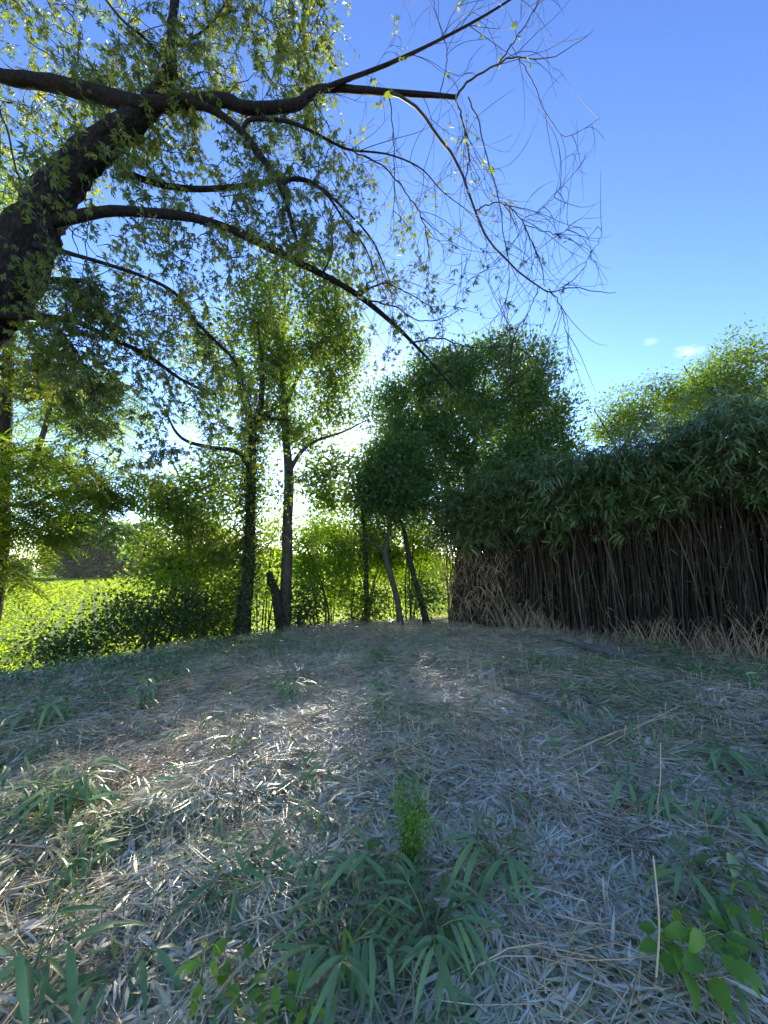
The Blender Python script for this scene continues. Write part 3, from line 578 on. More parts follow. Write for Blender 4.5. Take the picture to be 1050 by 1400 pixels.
# ------------------------------------------------------------------ the overhanging maple
def maple():
    Y0 = 3.2
    def L3(lst): return np.array([at(u, v, y) for (u, v, y, w) in lst]), np.array([.5 * w / FPX * y / ray(u, v)[1] / np.linalg.norm(ray(u, v)[[0, 2]] * [1, .6] ) ** .0 * (1 / (1 + .32 * (((u - 525) / FPX) ** 2 + ((v - 700) / FPX) ** 2))) for (u, v, y, w) in lst])
    base = np.array([-4.75, 2.9, -.1]); o = thing('maple_tree', 'big dark maple leaning in overhead, leafy limbs thinning to bare drooping twigs', 'tree', base)
    sk = []; tips = []
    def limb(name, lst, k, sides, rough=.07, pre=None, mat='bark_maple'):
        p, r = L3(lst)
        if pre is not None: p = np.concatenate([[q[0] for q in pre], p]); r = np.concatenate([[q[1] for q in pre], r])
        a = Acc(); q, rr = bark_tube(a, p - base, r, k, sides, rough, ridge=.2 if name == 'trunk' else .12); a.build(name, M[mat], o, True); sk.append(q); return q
    trunk = limb('trunk', [(-70, 480, 3.15, 112), (14, 388, 3.2, 100), (52, 300, 3.2, 82), (100, 232, 3.2, 65), (162, 180, 3.25, 52), (212, 138, 3.3, 40), (232, 92, 3.4, 26), (236, 30, 3.5, 20), (245, -60, 3.6, 16)],
                 170, 56, .12, [(base, .5), (base + [.05, .02, 1.5], .44)])
    big = [limb('branch', [(-120, 60, 3.0, 30), (0, 103, 3.05, 31), (60, 112, 3.1, 32), (130, 128, 3.15, 34), (200, 143, 3.2, 31), (300, 137, 3.3, 25), (340, 148, 3.35, 22), (405, 143, 3.4, 20), (440, 122, 3.45, 15), (530, 126, 3.5, 11), (625, 133, 3.6, 8)], 90, 24)]
    B = [[(255, 142, 3.25, 17), (290, 150, 3.2, 15), (330, 180, 3.2, 14), (362, 222, 3.2, 12), (384, 255, 3.2, 11), (395, 290, 3.2, 8), (407, 332, 3.2, 4)],
         [(65, 305, 3.2, 28), (140, 290, 3.2, 19), (190, 290, 3.25, 17), (260, 297, 3.3, 16), (320, 316, 3.35, 14), (380, 345, 3.4, 12), (440, 375, 3.5, 10), (490, 404, 3.6, 9), (540, 445, 3.7, 7), (580, 485, 3.8, 4), (620, 530, 3.9, 2)],
         [(170, 235, 3.5, 14), (210, 250, 3.6, 12), (260, 258, 3.6, 11), (320, 256, 3.7, 10), (390, 245, 3.8, 8), (430, 252, 3.9, 6), (470, 285, 4.0, 4), (510, 330, 4.1, 2.5), (535, 390, 4.1, 1.5)],
         [(405, 143, 3.4, 12), (440, 122, 3.4, 10), (530, 88, 3.4, 8), (600, 55, 3.45, 6), (665, 20, 3.5, 5), (720, -15, 3.5, 4)],
         [(330, 180, 3.2, 8), (345, 163, 3.2, 8), (400, 168, 3.2, 7), (455, 195, 3.2, 5), (480, 205, 3.2, 4), (530, 211, 3.25, 3), (575, 230, 3.3, 2.4), (605, 262, 3.3, 1.6), (640, 288, 3.3, 1.2)],
         [(-15, 430, 3.15, 24), (70, 434, 3.1, 12), (110, 442, 3.1, 10), (150, 462, 3.15, 8), (200, 485, 3.2, 7), (250, 520, 3.3, 5), (295, 540, 3.3, 3)],
         [(42, 335, 3.15, 20), (100, 348, 3.0, 8), (190, 376, 3.0, 6), (240, 402, 3.05, 6), (268, 440, 3.1, 5), (318, 490, 3.2, 4), (331, 520, 3.2, 2)],
         [(5, 385, 3.15, 20), (85, 383, 3.0, 11), (120, 385, 2.95, 8)],
         [(66, 438, 3.1, 6), (90, 462, 3.05, 5), (112, 495, 3.0, 5), (130, 540, 3.0, 3)],
         [(130, -20, 3.0, 5), (165, 25, 3.05, 5), (200, 55, 3.1, 6), (232, 92, 3.4, 6)],
         [(236, 66, 3.4, 6), (270, 48, 3.4, 5), (295, 25, 3.4, 4), (315, -10, 3.4, 3)],
         [(384, 255, 3.2, 8), (400, 244, 3.2, 6), (425, 248, 3.2, 5), (450, 270, 3.2, 4), (470, 300, 3.25, 3.5), (500, 340, 3.3, 2.5), (520, 400, 3.3, 1.4)]]
    for l in B: limb('branch', l, 8 + 3 * len(l), 8, .06)
    fine = [[(530, 126, 3.5, 7), (570, 146, 3.5, 6), (595, 180, 3.5, 5.5), (618, 212, 3.5, 5), (636, 248, 3.5, 4.5), (648, 287, 3.5, 4), (668, 330, 3.5, 3.4), (700, 363, 3.5, 3), (736, 392, 3.55, 2.4), (755, 398, 3.6, 2), (790, 393, 3.6, 1.6), (818, 400, 3.6, 1.2), (842, 400, 3.65, .9)],
            [(765, 394, 3.6, 1.6), (790, 378, 3.6, 1.4), (806, 350, 3.6, 1.1), (822, 322, 3.6, .9), (816, 310, 3.6, .7)],
            [(750, 395, 3.6, 1.7), (768, 420, 3.6, 1.4), (774, 455, 3.6, 1.1), (778, 490, 3.6, .8)], [(737, 393, 3.55, 1.6), (720, 430, 3.55, 1.2), (700, 459, 3.55, .9), (692, 445, 3.55, .6)],
            [(650, 288, 3.5, 2.6), (674, 278, 3.45, 2.2), (700, 285, 3.45, 2), (718, 312, 3.45, 1.8), (736, 352, 3.5, 1.6), (746, 392, 3.5, 1.3)], [(718, 308, 3.45, 1.5), (760, 320, 3.4, 1.1), (778, 312, 3.4, .9)],
            [(713, 300, 3.45, 1.4), (745, 282, 3.45, 1.1), (768, 255, 3.45, .8)],
            [(622, 133, 3.6, 3.4), (634, 170, 3.6, 3), (641, 210, 3.6, 2.6), (637, 248, 3.6, 2)], [(640, 133, 3.6, 3), (656, 170, 3.6, 2.6), (664, 210, 3.65, 2.3), (680, 265, 3.65, 2), (688, 310, 3.65, 1.7), (697, 375, 3.65, 1.2), (690, 425, 3.7, .8)],
            [(484, 206, 3.2, 3), (528, 232, 3.25, 2.6), (556, 265, 3.3, 2.2), (578, 300, 3.3, 1.8), (586, 345, 3.3, 1.2)],
            [(622, 134, 3.6, 5), (640, 112, 3.55, 4.4), (672, 92, 3.5, 3.8), (705, 78, 3.5, 3.2), (745, 80, 3.5, 2), (785, 62, 3.5, 1.4), (812, 40, 3.5, .9)],
            [(680, 90, 3.5, 3.4), (700, 60, 3.5, 2.8), (722, 28, 3.5, 2.4), (742, -10, 3.5, 2)], [(710, 80, 3.5, 2.2), (728, 110, 3.5, 1.9), (745, 150, 3.5, 1.6), (773, 186, 3.5, 1.2), (820, 162, 3.5, .8)],
            [(532, 127, 3.5, 2.2), (537, 180, 3.5, 1.8), (540, 250, 3.5, 1.4), (536, 300, 3.5, .9)], [(600, 130, 3.6, 2.2), (612, 80, 3.55, 1.8), (600, 30, 3.5, 1.4), (590, -10, 3.5, 1.2)],
            [(440, 375, 3.5, 4), (455, 340, 3.5, 3), (450, 300, 3.5, 2), (462, 260, 3.5, 1.4)], [(490, 404, 3.6, 4), (520, 388, 3.6, 3), (545, 395, 3.6, 2), (590, 420, 3.65, 1.2)],
            [(560, 470, 3.75, 3), (600, 462, 3.75, 2.4), (650, 475, 3.8, 1.6), (730, 468, 3.8, .9)], [(500, 410, 3.6, 3), (540, 420, 3.6, 2.4), (580, 440, 3.6, 1.6), (640, 420, 3.6, .9)],
            [(-10, 128, 2.6, 4), (12, 185, 2.6, 4), (30, 260, 2.6, 4), (58, 310, 2.6, 3.4), (90, 362, 2.6, 2)], [(113, 250, 2.8, 2), (120, 300, 2.8, 2), (118, 360, 2.8, 1.6), (125, 420, 2.8, 1)]]
    a = Acc(); fs = []
    for l in fine:
        p, r = L3(l); q, rr = resample(p - base, 26, r); q[1:-1] += rng.normal(size=(24, 3)) * .006; tubes(a, q[None], np.maximum(rr, .0022)[None], 5); fs.append(q)
    # random twigs: bent down, tip turning up
    allsk = sk[1:] + fs; PP = []; RR = []; lv = []
    def twigs(src, n, l0, l1, side, droop, r0):
        out = []
        for _ in range(n):
            q = src[rng.integers(len(src))]; i = int(rng.integers(len(q) // 3, len(q))); t = nrm(q[min(i + 1, len(q) - 1)] - q[max(i - 1, 0)])
            d = nrm(t + rng.normal(size=3) * side + np.array([.05, 0, -.1])); Ln = rand(l0, l1); p = [q[i]]; st = Ln / 8
            cv = rng.normal(size=3) * .12
            for s in range(8):
                d = nrm(d + cv + np.array([0, 0, -droop if s < 5 else droop * .9])); p.append(p[-1] + d * st)
            e = p[-1] + base - [0, 0, CAM_H]
            if 525 + FPX * e[0] / (e[1] * cp + e[2] * sp) > (838 if rng.random() < .5 else 770): continue
            out.append(np.array(p)); PP.append(p); RR.append(np.linspace(min(r0, .0016 + .003 * Ln), .0013, 9))
        return out
    t1 = twigs(sk[1:] * 2 + fs + fs[:9], 540, .3, .95, .55, .13, .005)
    t2 = twigs(t1, 620, .15, .45, .7, .1, .003)
    t3 = twigs(t2, 480, .08, .25, .8, .05, .002)
    tubes(a, PP, RR, 3, rnd=.35); tag(a.build('twigs', M['twig'], o), kind='stuff')
    # leaf shoots hang from twigs; towards the tip of the limbs they thin out
    def pxu(p):
        w = p + base; r = w - [0, 0, CAM_H]; f = r[:, 1] * cp + r[:, 2] * sp; up = -r[:, 1] * sp + r[:, 2] * cp
        return 525 + FPX * r[:, 0] / f, 700 - FPX * up / f
    C = cat_(t1 + t2 + t3); C = C[rng.random(len(C)) < .62]
    Y = lambda *b: box_px(*b) - base
    ex = cat_([Y(-60, 260, -60, 130, 4.2, 1.3, 400), Y(220, 500, -70, 110, 4.2, 1.2, 470), Y(60, 330, 60, 230, 3.8, .7, 190), Y(120, 300, 130, 260, 3.4, .35, 80), Y(-40, 150, 140, 260, 4.4, .6, 110),
               Y(100, 330, 300, 440, 4.4, 1.0, 85), Y(180, 420, 250, 400, 4.2, .9, 95), Y(110, 330, 420, 560, 4.8, .9, 80), Y(-40, 130, 400, 520, 3.8, .6, 130), Y(340, 480, 140, 250, 4.0, .5, 60)])
    a = Acc(); connect(a, cat_(sk), ex, .008, 6, 3, .05); tag(a.build('twigs', M['twig'], o), kind='stuff')
    u, v = pxu(C); keep = rng.random(len(C)) < np.interp(u, [0, 330, 430, 520, 640, 800], [1, .9, .4, .12, .03, .012]) * np.where((v > 290) & (u > 380) & (u < 620), 2.2, 1) * .75
    C = C[keep]
    a = Acc(); tw = Acc(); hang = np.array([.3, 0, -1.0])
    def shoot(C, n, L, sp):
        m = len(C) * n; hd = nrm(rng.normal(size=(len(C), 3)) * .45 + hang); P = np.repeat(C, n, 0) + np.repeat(hd, n, 0) * rand(0, sp, m)[:, None] + rng.normal(size=(m, 3)) * .018
        tubes(tw, np.stack([C, C + hd * sp * .5 + rng.normal(size=C.shape) * .012, C + hd * sp], 1), np.tile([.0022, .0017, .0011], (len(C), 1)), 3)
        D = nrm(rng.normal(size=(m, 3)) * .6 + hang * .8); N = rdir(m, .2); S = nrm(np.cross(D, N)); LL = L * rand(.6, 1.25, m); r = np.clip(np.repeat(rng.random(len(C)), n) * .6 + rng.random(m) * .4, 0, 1)
        for g in (-.6, 0, .6): leaves(a, P, D * math.cos(g) + S * math.sin(g), N, LL * (1 - .25 * abs(g)), LL * .24, 1, rnd=r)
    shoot(C, 4, .06, .12); shoot(ex, 11, .075, .4)
    tag(a.build('crown', M['maple'], o), kind='stuff'); tag(tw.build('shoots', M['twig'], o), kind='stuff')
maple()

# ------------------------------------------------------------------ cut bamboo litter on the clearing
def in_clear(x, y):
    bl = np.interp(x, FLX, FLY, left=99, right=2.0)
    return (fieldf(x, y) < .35) & ((x < 1.75) | (y < bl + .35))
def swirl(x, y): return 6.28 * (1.3 * vn(x * .55, y * .55, 40) + .5 * vn(x * 1.7, y * 1.7, 41))
def scatter(n, d0, d1):
    d = np.sqrt(rand(d0 ** 2, d1 ** 2, n)); th = rand(-.95, .95, n); x = d * np.sin(th); y = d * np.cos(th); k = in_clear(x, y); return x[k], y[k]
def litter():
    a = Acc(); g = Acc()
    for (n, d0, d1, ns, L, dens) in [(52000, .85, 2.6, 3, .15, 1), (80000, 2.4, 5.0, 2, .17, 1), (66000, 4.8, 8.5, 2, .22, 1), (44000, 8.2, 14, 1, .27, 1)]:
        x, y = scatter(n, d0, d1); n = len(x)
        th = swirl(x, y) + rng.normal(size=n) * 1.25; lift = rng.random(n) ** 2
        mound = .05 * vn(x * 2.3, y * 2.3, 44) + .04 * vn(x * 6, y * 6, 45)
        P = np.stack([x, y, height(x, y) + .006 + lift * mound], 1); el = rng.normal(size=n) * .09 + .05 * lift
        D = np.stack([np.cos(th) * np.cos(el), np.sin(th) * np.cos(el), np.sin(el)], 1); N = nrm(rng.normal(size=(n, 3)) * .24 + [0, 0, 1])
        thin = rng.random(n) < .58; Ls = L * rand(.45, 1.5, n) * np.where(thin, 1.55, 1); Wd = np.where(thin, .0038, .0098) * rand(.7, 1.5, n) * (1 if d0 < 2 else 1.15 if d0 < 4 else 1.7 if d0 < 8 else 2.1)
        green = vn(x * .8 + 3, y * .8, 50) * .6 + vn(x * 2.6, y * 2.6, 51) * .4 + .25 * smooth(-2, -5, x) * 1.0 + .12 * (np.exp(-((x - 1.6) ** 2 + (y - 2.2) ** 2) / 2)) + .08 * smooth(4, 1.5, y)
        isg = rng.random(n) < smooth(.38, .78, green) * .75
        dry = vn(x * .5 + 9, y * .5, 52)
        r = np.clip(.08 + rng.random(n) * 1.05 + .3 * (vn(x * 1.1, y * 1.1, 53) - .4), 0, 1)
        br = smooth(.5, .85, vn(x * .9 + 20, y * .9, 54) * .7 + .3 * vn(x * 3, y * 3, 55)); r = r * (1 - .7 * br)
        for acc, kk in ((a, ~isg), (g, isg)):
            leaves(acc, P[kk], D[kk], N[kk], Ls[kk], Wd[kk] * (1.25 if acc is g else 1), ns, droop=rand(-.12, .3, kk.sum()) if ns > 1 else 0, fold=.18, rnd=r[kk])
    for (nf, d0, d1, L_) in [(1500, .9, 3.2, .13), (3000, 3, 7, .15), (2000, 6.5, 12, .2)]:      # whole cut leaf fans lying about
        x, y = scatter(nf, d0, d1); n = len(x); C = np.stack([x, y, height(x, y) + rand(.02, .07, n)], 1); th = swirl(x, y) + rng.normal(size=n) * 1.4
        D = np.stack([np.cos(th), np.sin(th), np.zeros(n)], 1); S = np.stack([-np.sin(th), np.cos(th), np.zeros(n)], 1); r0 = rng.random(n)
        for acc, kk in ((a, rng.random(n) < .6),):
            for i in range(6):
                for acc2, k2 in ((a, kk), (g, ~kk)):
                    m = k2.sum(); an = rand(-.75, .75, m); dv = D[k2] * np.cos(an)[:, None] + S[k2] * np.sin(an)[:, None] + np.stack([np.zeros(m), np.zeros(m), rand(-.1, .22, m)], 1)
                    leaves(acc2, C[k2], dv, nrm(rng.normal(size=(m, 3)) * .3 + [0, 0, 1]), L_ * rand(.6, 1.2, m), .013 * rand(.7, 1.3, m), 2, droop=rand(.1, .45, m), fold=.15, rnd=np.clip(r0[k2] * .6 + .4 * rng.random(m), 0, 1))
    lo = tag(a.build('leaf_litter', M['litter']), 'silvery dry cut bamboo leaves blanketing the clearing', kind='stuff')
    tag(g.build('wilted_leaves', M['littergreen'], lo), kind='stuff')
    # thin straw-like stems lying about
    a = Acc(); x, y = scatter(11000, .9, 11); n = len(x); th = swirl(x, y) + rng.normal(size=n) * .9; Ln = rand(.12, .6, n); t = np.linspace(-.5, .5, 4)
    bend = rng.normal(size=n) * .12
    X = x[:, None] + np.cos(th)[:, None] * Ln[:, None] * t - np.sin(th)[:, None] * (bend * Ln)[:, None] * t * t * 4; Yy = y[:, None] + np.sin(th)[:, None] * Ln[:, None] * t + np.cos(th)[:, None] * (bend * Ln)[:, None] * t * t * 4
    Z = height(X, Yy) + .03 + (.09 * rng.random(n))[:, None] + rng.normal(size=n)[:, None] * .05 * t
    tubes(a, np.stack([X, Yy, Z], 2), np.tile(rand(.0016, .004, n)[:, None], (1, 4)), 3); tag(a.build('straw', M['stubble'], lo), kind='stuff')
    # upright cut stubble in patches
    a = Acc(); x, y = scatter(17000, .95, 12.5); pk = vn(x * .75 + 2, y * .75, 60) * .65 + .35 * vn(x * 2.4, y * 2.4, 61); k = rng.random(len(x)) < smooth(.5, .7, pk) * .8 + .02 + .2 * smooth(8.5, 11.5, y)
    x, y = x[k], y[k]; n = len(x); H = rand(.06, .24, n); lean = rng.normal(size=(n, 2)) * .14; t = np.linspace(0, 1, 3)
    P = np.stack([x[:, None] + lean[:, :1] * H[:, None] * t, y[:, None] + lean[:, 1:] * H[:, None] * t, height(x, y)[:, None] - .02 + H[:, None] * t], 2)
    tubes(a, P, np.tile(rand(.002, .0045, n)[:, None], (1, 3)), 4); tag(a.build('stubble', M['stubble'], lo), kind='stuff')
    # small green resprouts
    a = Acc(); x, y = scatter(4000, 1.2, 10); gk = vn(x * .8 + 3, y * .8, 50) * .6 + vn(x * 2.6, y * 2.6, 51) * .4 + .3 * smooth(-1.5, -4.5, x) + .25 * np.exp(-((x - 2) ** 2 + (y - 2.4) ** 2) / 1.2); k = rng.random(len(x)) < smooth(.5, .9, gk) * .8 + .02
    x, y = x[k], y[k]; n = len(x); C = np.stack([x, y, height(x, y) + rand(.06, .2, n)], 1)
    fans(a, C, rdir(n, .25, .4), 6, .17, .02); tag(a.build('resprouts', M['sprout'], lo), kind='stuff')
litter()

# ------------------------------------------------------------------ log, sticks and lying stems
def lying(name, label, cat, pts, rad, mat, k=18, sides=9, rough=.12, group=None, subs=()):
    P = np.array([[p[0], p[1], float(height(p[0], p[1])) + r * .75 + (p[2] if len(p) > 2 else .02)] for p, r in zip(pts, rad)]); b = P[0].copy()
    a = Acc(); bark_tube(a, P - b, rad, k, sides, rough)
    o = a.build(name, M[mat], None, True); o.location = b; tag(o, label, cat, group)
    for sp_, sr in subs:
        a = Acc(); bark_tube(a, np.array(sp_) , sr, 7, 6, .1); a.build('branch_stub', M[mat], o, True)
    return o
def g2(u, v, z=0): p = gnd(u, v); return (p[0], p[1], z)
lying('fallen_log', 'grey-brown fallen log lying in the litter before the bamboo wall', 'log', [g2(752, 880, .08), g2(775, 884, .08), g2(800, 889, .07), g2(830, 898, .07), g2(868, 906, .06)], [.04, .062, .075, .08, .07], 'log', 30, 14, .14)
lying('dead_branch', 'brown dead branch lying by the vine-clad trunk', 'branch', [g2(335, 880, .02), g2(348, 886, .05), g2(362, 892, .02)], [.03, .035, .025], 'stick')
lying('dead_branch', 'short pale stick in the litter in front of the fallen log', 'branch', [g2(690, 922, .03), g2(715, 926, .04), g2(742, 934, .03)], [.02, .025, .02], 'stick')
lying('dead_branch', 'long crooked brown branch at mid clearing with pale broken end', 'branch', [g2(690, 950, .05), g2(740, 968, .07), g2(780, 988, .05), g2(815, 1003, .03)], [.018, .024, .026, .018], 'stick')
lying('dead_branch', 'thick pale stick just behind the long crooked branch', 'branch', [g2(778, 951, .04), g2(800, 957, .05), g2(820, 967, .03)], [.025, .03, .028], 'stick')
lying('dead_branch', 'long thin bent stick lying at the field-side edge of the litter', 'branch', [g2(130, 965, .12), g2(185, 940, .16), g2(240, 912, .06)], [.009, .009, .005], 'stick')
lying('fallen_cane', 'long pale bamboo stem lying across the clearing towards the thicket', 'bamboo', [g2(770, 1058, .1), g2(850, 1020, .14), g2(938, 978, .1)], [.006, .006, .003], 'stubble', 14, 6, .03)
lying('fallen_cane', 'bent pale bamboo stem crossing the long stem near the right edge', 'bamboo', [g2(830, 1035, .1), g2(880, 1010, .16), g2(935, 985, .2)], [.005, .005, .003], 'stubble', 14, 6, .03)
lying('fallen_cane', 'tan cut stem lying in the lower left corner of the litter', 'bamboo', [g2(18, 1395, .06), g2(60, 1362, .08), g2(122, 1285, .08)], [.011, .011, .009], 'stubble', 14, 7, .04)
lying('fallen_cane', 'thin pale stem slanting behind the lime-green seedling', 'bamboo', [g2(275, 1395, .05), g2(330, 1350, .12), g2(400, 1290, .14)], [.006, .006, .004], 'stubble', 14, 6, .04)
# upright thin dry stalk
def stalk(u, v0, v1, u1, label, r=.004):
    b = gnd(u, v0); Y = b[1]; tpt = at(u1, v1, Y); b[2] = float(height(b[0], b[1]))
    a = Acc(); tubes(a, resample([[0, 0, 0], (tpt - b) * .5 + [.02, 0, 0], tpt - b], 9)[None], np.linspace(r, r * .6, 9)[None], 6); o = a.build('dry_stalk', M['stubble'], None, True); o.location = b; tag(o, label, 'stalk')
stalk(893, 1125, 1015, 903, 'tall thin pale stalk standing upright in the litter near the right edge')
stalk(897, 1400, 1170, 893, 'long pale stalk standing beside the broad-leaved plant')

# ------------------------------------------------------------------ foreground plants, leaf by leaf
def leaf_data(name, mat, L, Wd, droop, nsec=3, fold=.2, r=.5, prof=None):
    a = Acc(); leaves(a, [[0, 0, 0]], [[1, 0, 0]], [[0, 0, 1]], L, Wd, nsec, True, droop, fold, rnd=r, prof=prof); return a.mesh(name, M[mat], True)
from mathutils import Vector, Matrix
def put_leaf(mesh, parent, p, d, up=(0, 0, 1), s=1.0):
    d = Vector(d).normalized(); up = Vector(up); y = up.cross(d)
    if y.length < 1e-3: y = Vector((0, 1, 0))
    y.normalize(); z = d.cross(y)
    o = link('leaf', mesh, parent); o.matrix_local = Matrix.Translation(Vector(p)) @ Matrix((d, y, z)).transposed().to_4x4() @ Matrix.Scale(s, 4)
    return o
bl = [leaf_data('leaf', 'sprout', .25, .034, dr, 3, .12, r) for dr, r in ((.25, .2), (.5, .5), (.8, .75), (.6, .95))]
yl = [leaf_data('leaf', 'lime', .24, .022, .5, 3, .15, .8)]
def ground_at(u, v): p = gnd(u, v); p[2] = float(height(p[0], p[1])); return p
def sprout(u, v, label, nst, hgt, per, s=1.0, spread=.18, cat='bamboo', extra=()):
    b = ground_at(u, v); o = thing('bamboo_sprout', label, cat, b, 'young bamboo sprouts in the litter')
    for k in range(nst):
        th = 6.28 * k / nst + rand(-.5, .5); top = np.array([math.cos(th) * spread * rand(.5, 1.2), math.sin(th) * spread * rand(.5, 1.2), hgt * rand(.75, 1.15)])
        a = Acc(); q = resample([[0, 0, -.02], top * [.3, .3, .6], top], 8); tubes(a, q[None], np.linspace(.0045, .002, 8)[None], 5); a.build('stem', M['greenstem'], o, True)
        for i in range(per):
            f = i / max(per - 1, 1); p = q[int(3 + 4 * f)]; an = th + (rand(.4, 1.5) if i % 2 else -rand(.4, 1.5)) * (1.25 - .7 * f)
            put_leaf(bl[rng.integers(4)], o, p, (math.cos(an), math.sin(an), rand(-.15, .35)), (rand(-.3, .3), rand(-.3, .3), 1), s * rand(.7, 1.12))
    for (dx, dy, dz, sc) in extra: put_leaf(yl[0], o, (0, 0, hgt * .8), (dx, dy, dz), (0, 0, 1), sc)
    return o
sprout(470, 1320, 'large fan of broad bamboo leaves left of its twin at the bottom centre', 7, .22, 9, .72, .2, extra=((.5, -.8, .1, .7), (.1, -1, -.1, .6)))
sprout(590, 1310, 'large fan of dark bamboo leaves right of its twin at the bottom centre', 7, .21, 9, .72, .2)
sprout(500, 1215, 'bamboo sprout behind the two large leaf fans', 4, .2, 7, .8, .16)
sprout(680, 1225, 'drooping bamboo sprout right of the feathery weed', 4, .26, 7, .9, .16)
sprout(435, 1140, 'small upright sprig with lime leaves left of the feathery weed', 2, .16, 3, .7, .08, extra=((-.6, .1, .5, .8), (.1, -.5, -.2, .9)))
sprout(300, 1225, 'sprig of three bent leaves in the straw at lower left', 2, .15, 3, .9, .08)
sprout(40, 1340, 'dark bamboo sprout in the lower left corner', 4, .24, 6, .9, .15)
sprout(165, 1330, 'small bamboo sprout beside the tan cut stem', 3, .16, 5, .8, .12)
sprout(885, 1105, 'low dark bamboo sprout below the upright pale stalk', 4, .2, 7, .9, .18)
sprout(960, 1250, 'bamboo sprout above the broad-leaved plant at right', 4, .25, 7, .9, .16)
sprout(1010, 1130, 'bamboo sprout at the right frame edge', 5, .25, 7, .9, .18)
sprout(80, 1110, 'leafy bamboo regrowth at the left frame edge', 5, .25, 7, .95, .2)
sprout(60, 1000, 'bamboo regrowth on the left above the leafy one', 6, .3, 7, 1.0, .25)
sprout(400, 960, 'dark drooping sprout in mid clearing left of centre', 5, .22, 7, 1.0, .22)
sprout(520, 905, 'low green sprout near the back of the clearing', 5, .18, 6, 1.0, .22)
sprout(985, 1040, 'bluish bamboo sprout right of the crossing stems', 4, .22, 6, 1.0, .18)

# feathery bright weed
b = ground_at(560, 1200); o = thing('feathery_weed', 'feathery bright green weed standing above the bamboo leaf fans', 'weed', b)
ql = []
for k in range(9):
    th = rand(0, 6.28); top = np.array([math.cos(th) * rand(.06, .16), math.sin(th) * .1, rand(.2, .42)]); a = Acc(); q = resample([[math.cos(th) * .02, math.sin(th) * .02, -.02], top * [.4, .4, .55], top], 10); ql.append(q)
    tubes(a, q[None], np.linspace(.003, .0012, 10)[None], 5); a.build('stem', M['greenstem'], o, True)
a = Acc(); Q = cat_([q[2:] for q in ql]); n = 2000; p = Q[rng.integers(len(Q), size=n)]; dv = rdir(n, .15); p = p + dv * rand(.0, .05, n)[:, None]
leaves(a, p, dv, rdir(n, .6), rand(.012, .03, n), rand(.006, .012, n), 1); tag(a.build('foliage', M['fresh'], o), kind='stuff')

# broad-leaved plants
BP = [.9, 1., .6]
def broad(name, label, u, v, hgt, n, mat, L, Wd, spread, cat='plant', lean=(0, 0), r=(.2, .5, .8)):
    b = ground_at(u, v); o = thing(name, label, cat, b); lm = [leaf_data('leaf', mat, L, Wd, dr, 3, .1, rr, BP) for dr, rr in zip((.15, .35, .6), r)]
    top = np.array([lean[0], lean[1], hgt]); a = Acc(); q = resample([[0, 0, -.02], top * [.3, .3, .55], top], 10); tubes(a, q[None], np.linspace(.005, .002, 10)[None], 6); a.build('stem', M['greenstem'], o, True)
    for i in range(n):
        f = i / n; p = q[int(3 + 6.9 * f)]; th = i * 2.4 + rand(-.3, .3); e = p + np.array([math.cos(th), math.sin(th), rand(.1, .6)]) * spread * (1.1 - .6 * f)
        a = Acc(); tubes(a, resample([p, (p + e) / 2 + [0, 0, .012], e], 5)[None], np.linspace(.0022, .0014, 5)[None], 4); a.build('leaf_stalk', M['greenstem'], o)
        put_leaf(lm[i % 3], o, e, (math.cos(th), math.sin(th), rand(-.8, .3)), (rand(-.7, .7), rand(-.8, .4), 1), rand(.7, 1.2) * (1.1 - .4 * f))
    return o
broad('broad_leaved_plant', 'glossy broad-leaved plant filling the bottom right corner', 975, 1392, .24, 22, 'fresh', .095, .058, .09)
broad('broad_leaved_plant', 'small broad-leaved plant left of the glossy one at bottom right', 925, 1375, .18, 13, 'fresh', .075, .045, .06)
broad('broad_leaved_plant', 'broad-leaved plant higher up the right frame edge', 1050, 1330, .26, 16, 'fresh', .085, .052, .09)
broad('seedling', 'yellow-green hanging seedling leaves left of the bottom sprouts', 275, 1350, .17, 9, 'lime', .075, .045, .05, r=(.1, .3, .6))
broad('seedling', 'green seedling with drooping leaves between the hanging and the lime one', 375, 1385, .17, 13, 'fresh', .075, .04, .05, r=(.6, .8, .95))
broad('seedling', 'bright lime-green seedling at the bottom edge', 425, 1400, .12, 11, 'lime', .05, .03, .03, r=(.6, .8, .95))
broad('seedling', 'round-leaved seedling with one pale leaf beside the hanging one', 322, 1355, .15, 5, 'fresh', .06, .05, .04)
broad('seedling', 'dark teal seedling standing in the litter towards the field', 196, 972, .34, 16, 'sprout', .13, .06, .06)
broad('seedling', 'lime-tipped seedling at mid left of the clearing', 320, 1035, .16, 8, 'lime', .1, .03, .04, r=(.1, .4, .7))
broad('seedling', 'tiny lime plant in the litter near the vine-clad trunk', 305, 945, .1, 6, 'lime', .09, .04, .05)
broad('ground_weed', 'small green weed at the thin end of the bamboo', 695, 862, .3, 14, 'fresh', .12, .07, .14)
broad('ground_weed', 'low green weed just right of the crooked branch', 795, 930, .14, 8, 'fresh', .1, .05, .08)
broad('ground_weed', 'dark green weed right of the upright pale stalk', 1000, 1215, .22, 9, 'sprout', .11, .07, .08)

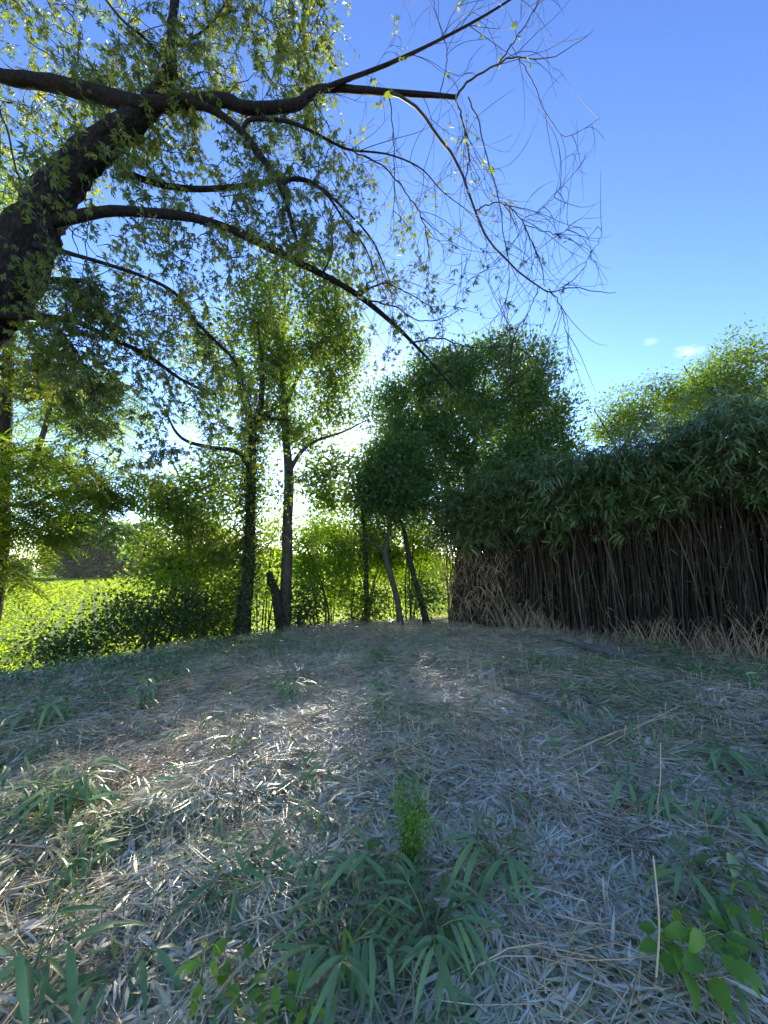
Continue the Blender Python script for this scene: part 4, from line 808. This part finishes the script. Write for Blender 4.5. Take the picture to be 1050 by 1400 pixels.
# ------------------------------------------------------------------ clouds far away
def cloud_mat(dens):
    m, t, out = newmat('cloud_vapour')
    v = t.nodes.new("ShaderNodeVolumePrincipled"); v.inputs['Color'].default_value = (1, 1, 1, 1); v.inputs['Anisotropy'].default_value = .35
    tc = t.nodes.new("ShaderNodeTexCoord"); n = t.nodes.new("ShaderNodeTexNoise"); n.inputs['Scale'].default_value = 4.5; n.inputs['Detail'].default_value = 6; n.inputs['Roughness'].default_value = .62
    t.links.new(tc.outputs['Generated'], n.inputs['Vector'])
    ln = t.nodes.new("ShaderNodeVectorMath"); ln.operation = 'DISTANCE'; ln.inputs[1].default_value = (.5, .5, .45); t.links.new(tc.outputs['Generated'], ln.inputs[0])
    f1 = t.nodes.new("ShaderNodeMath"); f1.operation = 'MULTIPLY_ADD'; f1.inputs[1].default_value = -1.25; f1.inputs[2].default_value = .12; t.links.new(ln.outputs['Value'], f1.inputs[0])
    f2 = t.nodes.new("ShaderNodeMath"); f2.operation = 'ADD'; t.links.new(f1.outputs[0], f2.inputs[0]); t.links.new(n.outputs[0], f2.inputs[1])
    mr = t.nodes.new("ShaderNodeMapRange"); mr.inputs[1].default_value = .27; mr.inputs[2].default_value = .6; mr.inputs[3].default_value = 0; mr.inputs[4].default_value = dens
    t.links.new(f2.outputs[0], mr.inputs[0]); t.links.new(mr.outputs[0], v.inputs['Density']); t.links.new(v.outputs[0], out.inputs['Volume'])
    return m
CM = cloud_mat(.012), cloud_mat(.0022)
import bmesh
def cloud(u, v, w, h, label, seed):
    r = np.random.default_rng(seed); c = at(u, v, 3000); k = 3000 / FPX; o = None
    bm = bmesh.new()
    bmesh.ops.create_icosphere(bm, subdivisions=4, radius=1)
    for vv in bm.verts:
        p = np.array(vv.co); n = .7 + .6 * float(vn(p[0] * 2.2 + seed, p[1] * 2.2 + p[2] * 2.7, seed)) + .3 * float(vn(p[0] * 6 + seed, p[2] * 6 + p[1] * 5, seed + 1))
        vv.co = (p[0] * n * w * k / 2, p[1] * n * w * k / 3, p[2] * n * h * k / 2)
    m = bpy.data.meshes.new('cloud'); bm.to_mesh(m); bm.free(); m.materials.append(CM[0] if w > 60 else CM[1])
    o = link('cloud', m, None, c); tag(o, label, 'cloud')
cloud(938, 479, 60, 24, 'small bright white cloud just above the rounded tree', 3)
cloud(892, 466, 32, 14, 'tiny faint cloud wisp left of the brighter cloud', 6)

# ------------------------------------------------------------------ evening haze over the field
def haze(density):
    m, t, out = newmat('haze_air')
    v = t.nodes.new("ShaderNodeVolumePrincipled"); v.inputs['Color'].default_value = (.93, .96, 1, 1); v.inputs['Density'].default_value = density; v.inputs['Anisotropy'].default_value = .4
    t.links.new(v.outputs[0], out.inputs['Volume'])
    bm = bmesh.new(); bmesh.ops.create_cube(bm, size=1)
    for q in bm.verts: q.co = (q.co.x * 420, 60 + q.co.y * 260, 6.9 + q.co.z * 18.6)
    me = bpy.data.meshes.new('haze'); bm.to_mesh(me); bm.free(); me.materials.append(m)
    tag(link('haze', me), 'thin bright evening haze over the field', kind='stuff')
haze(.00012)
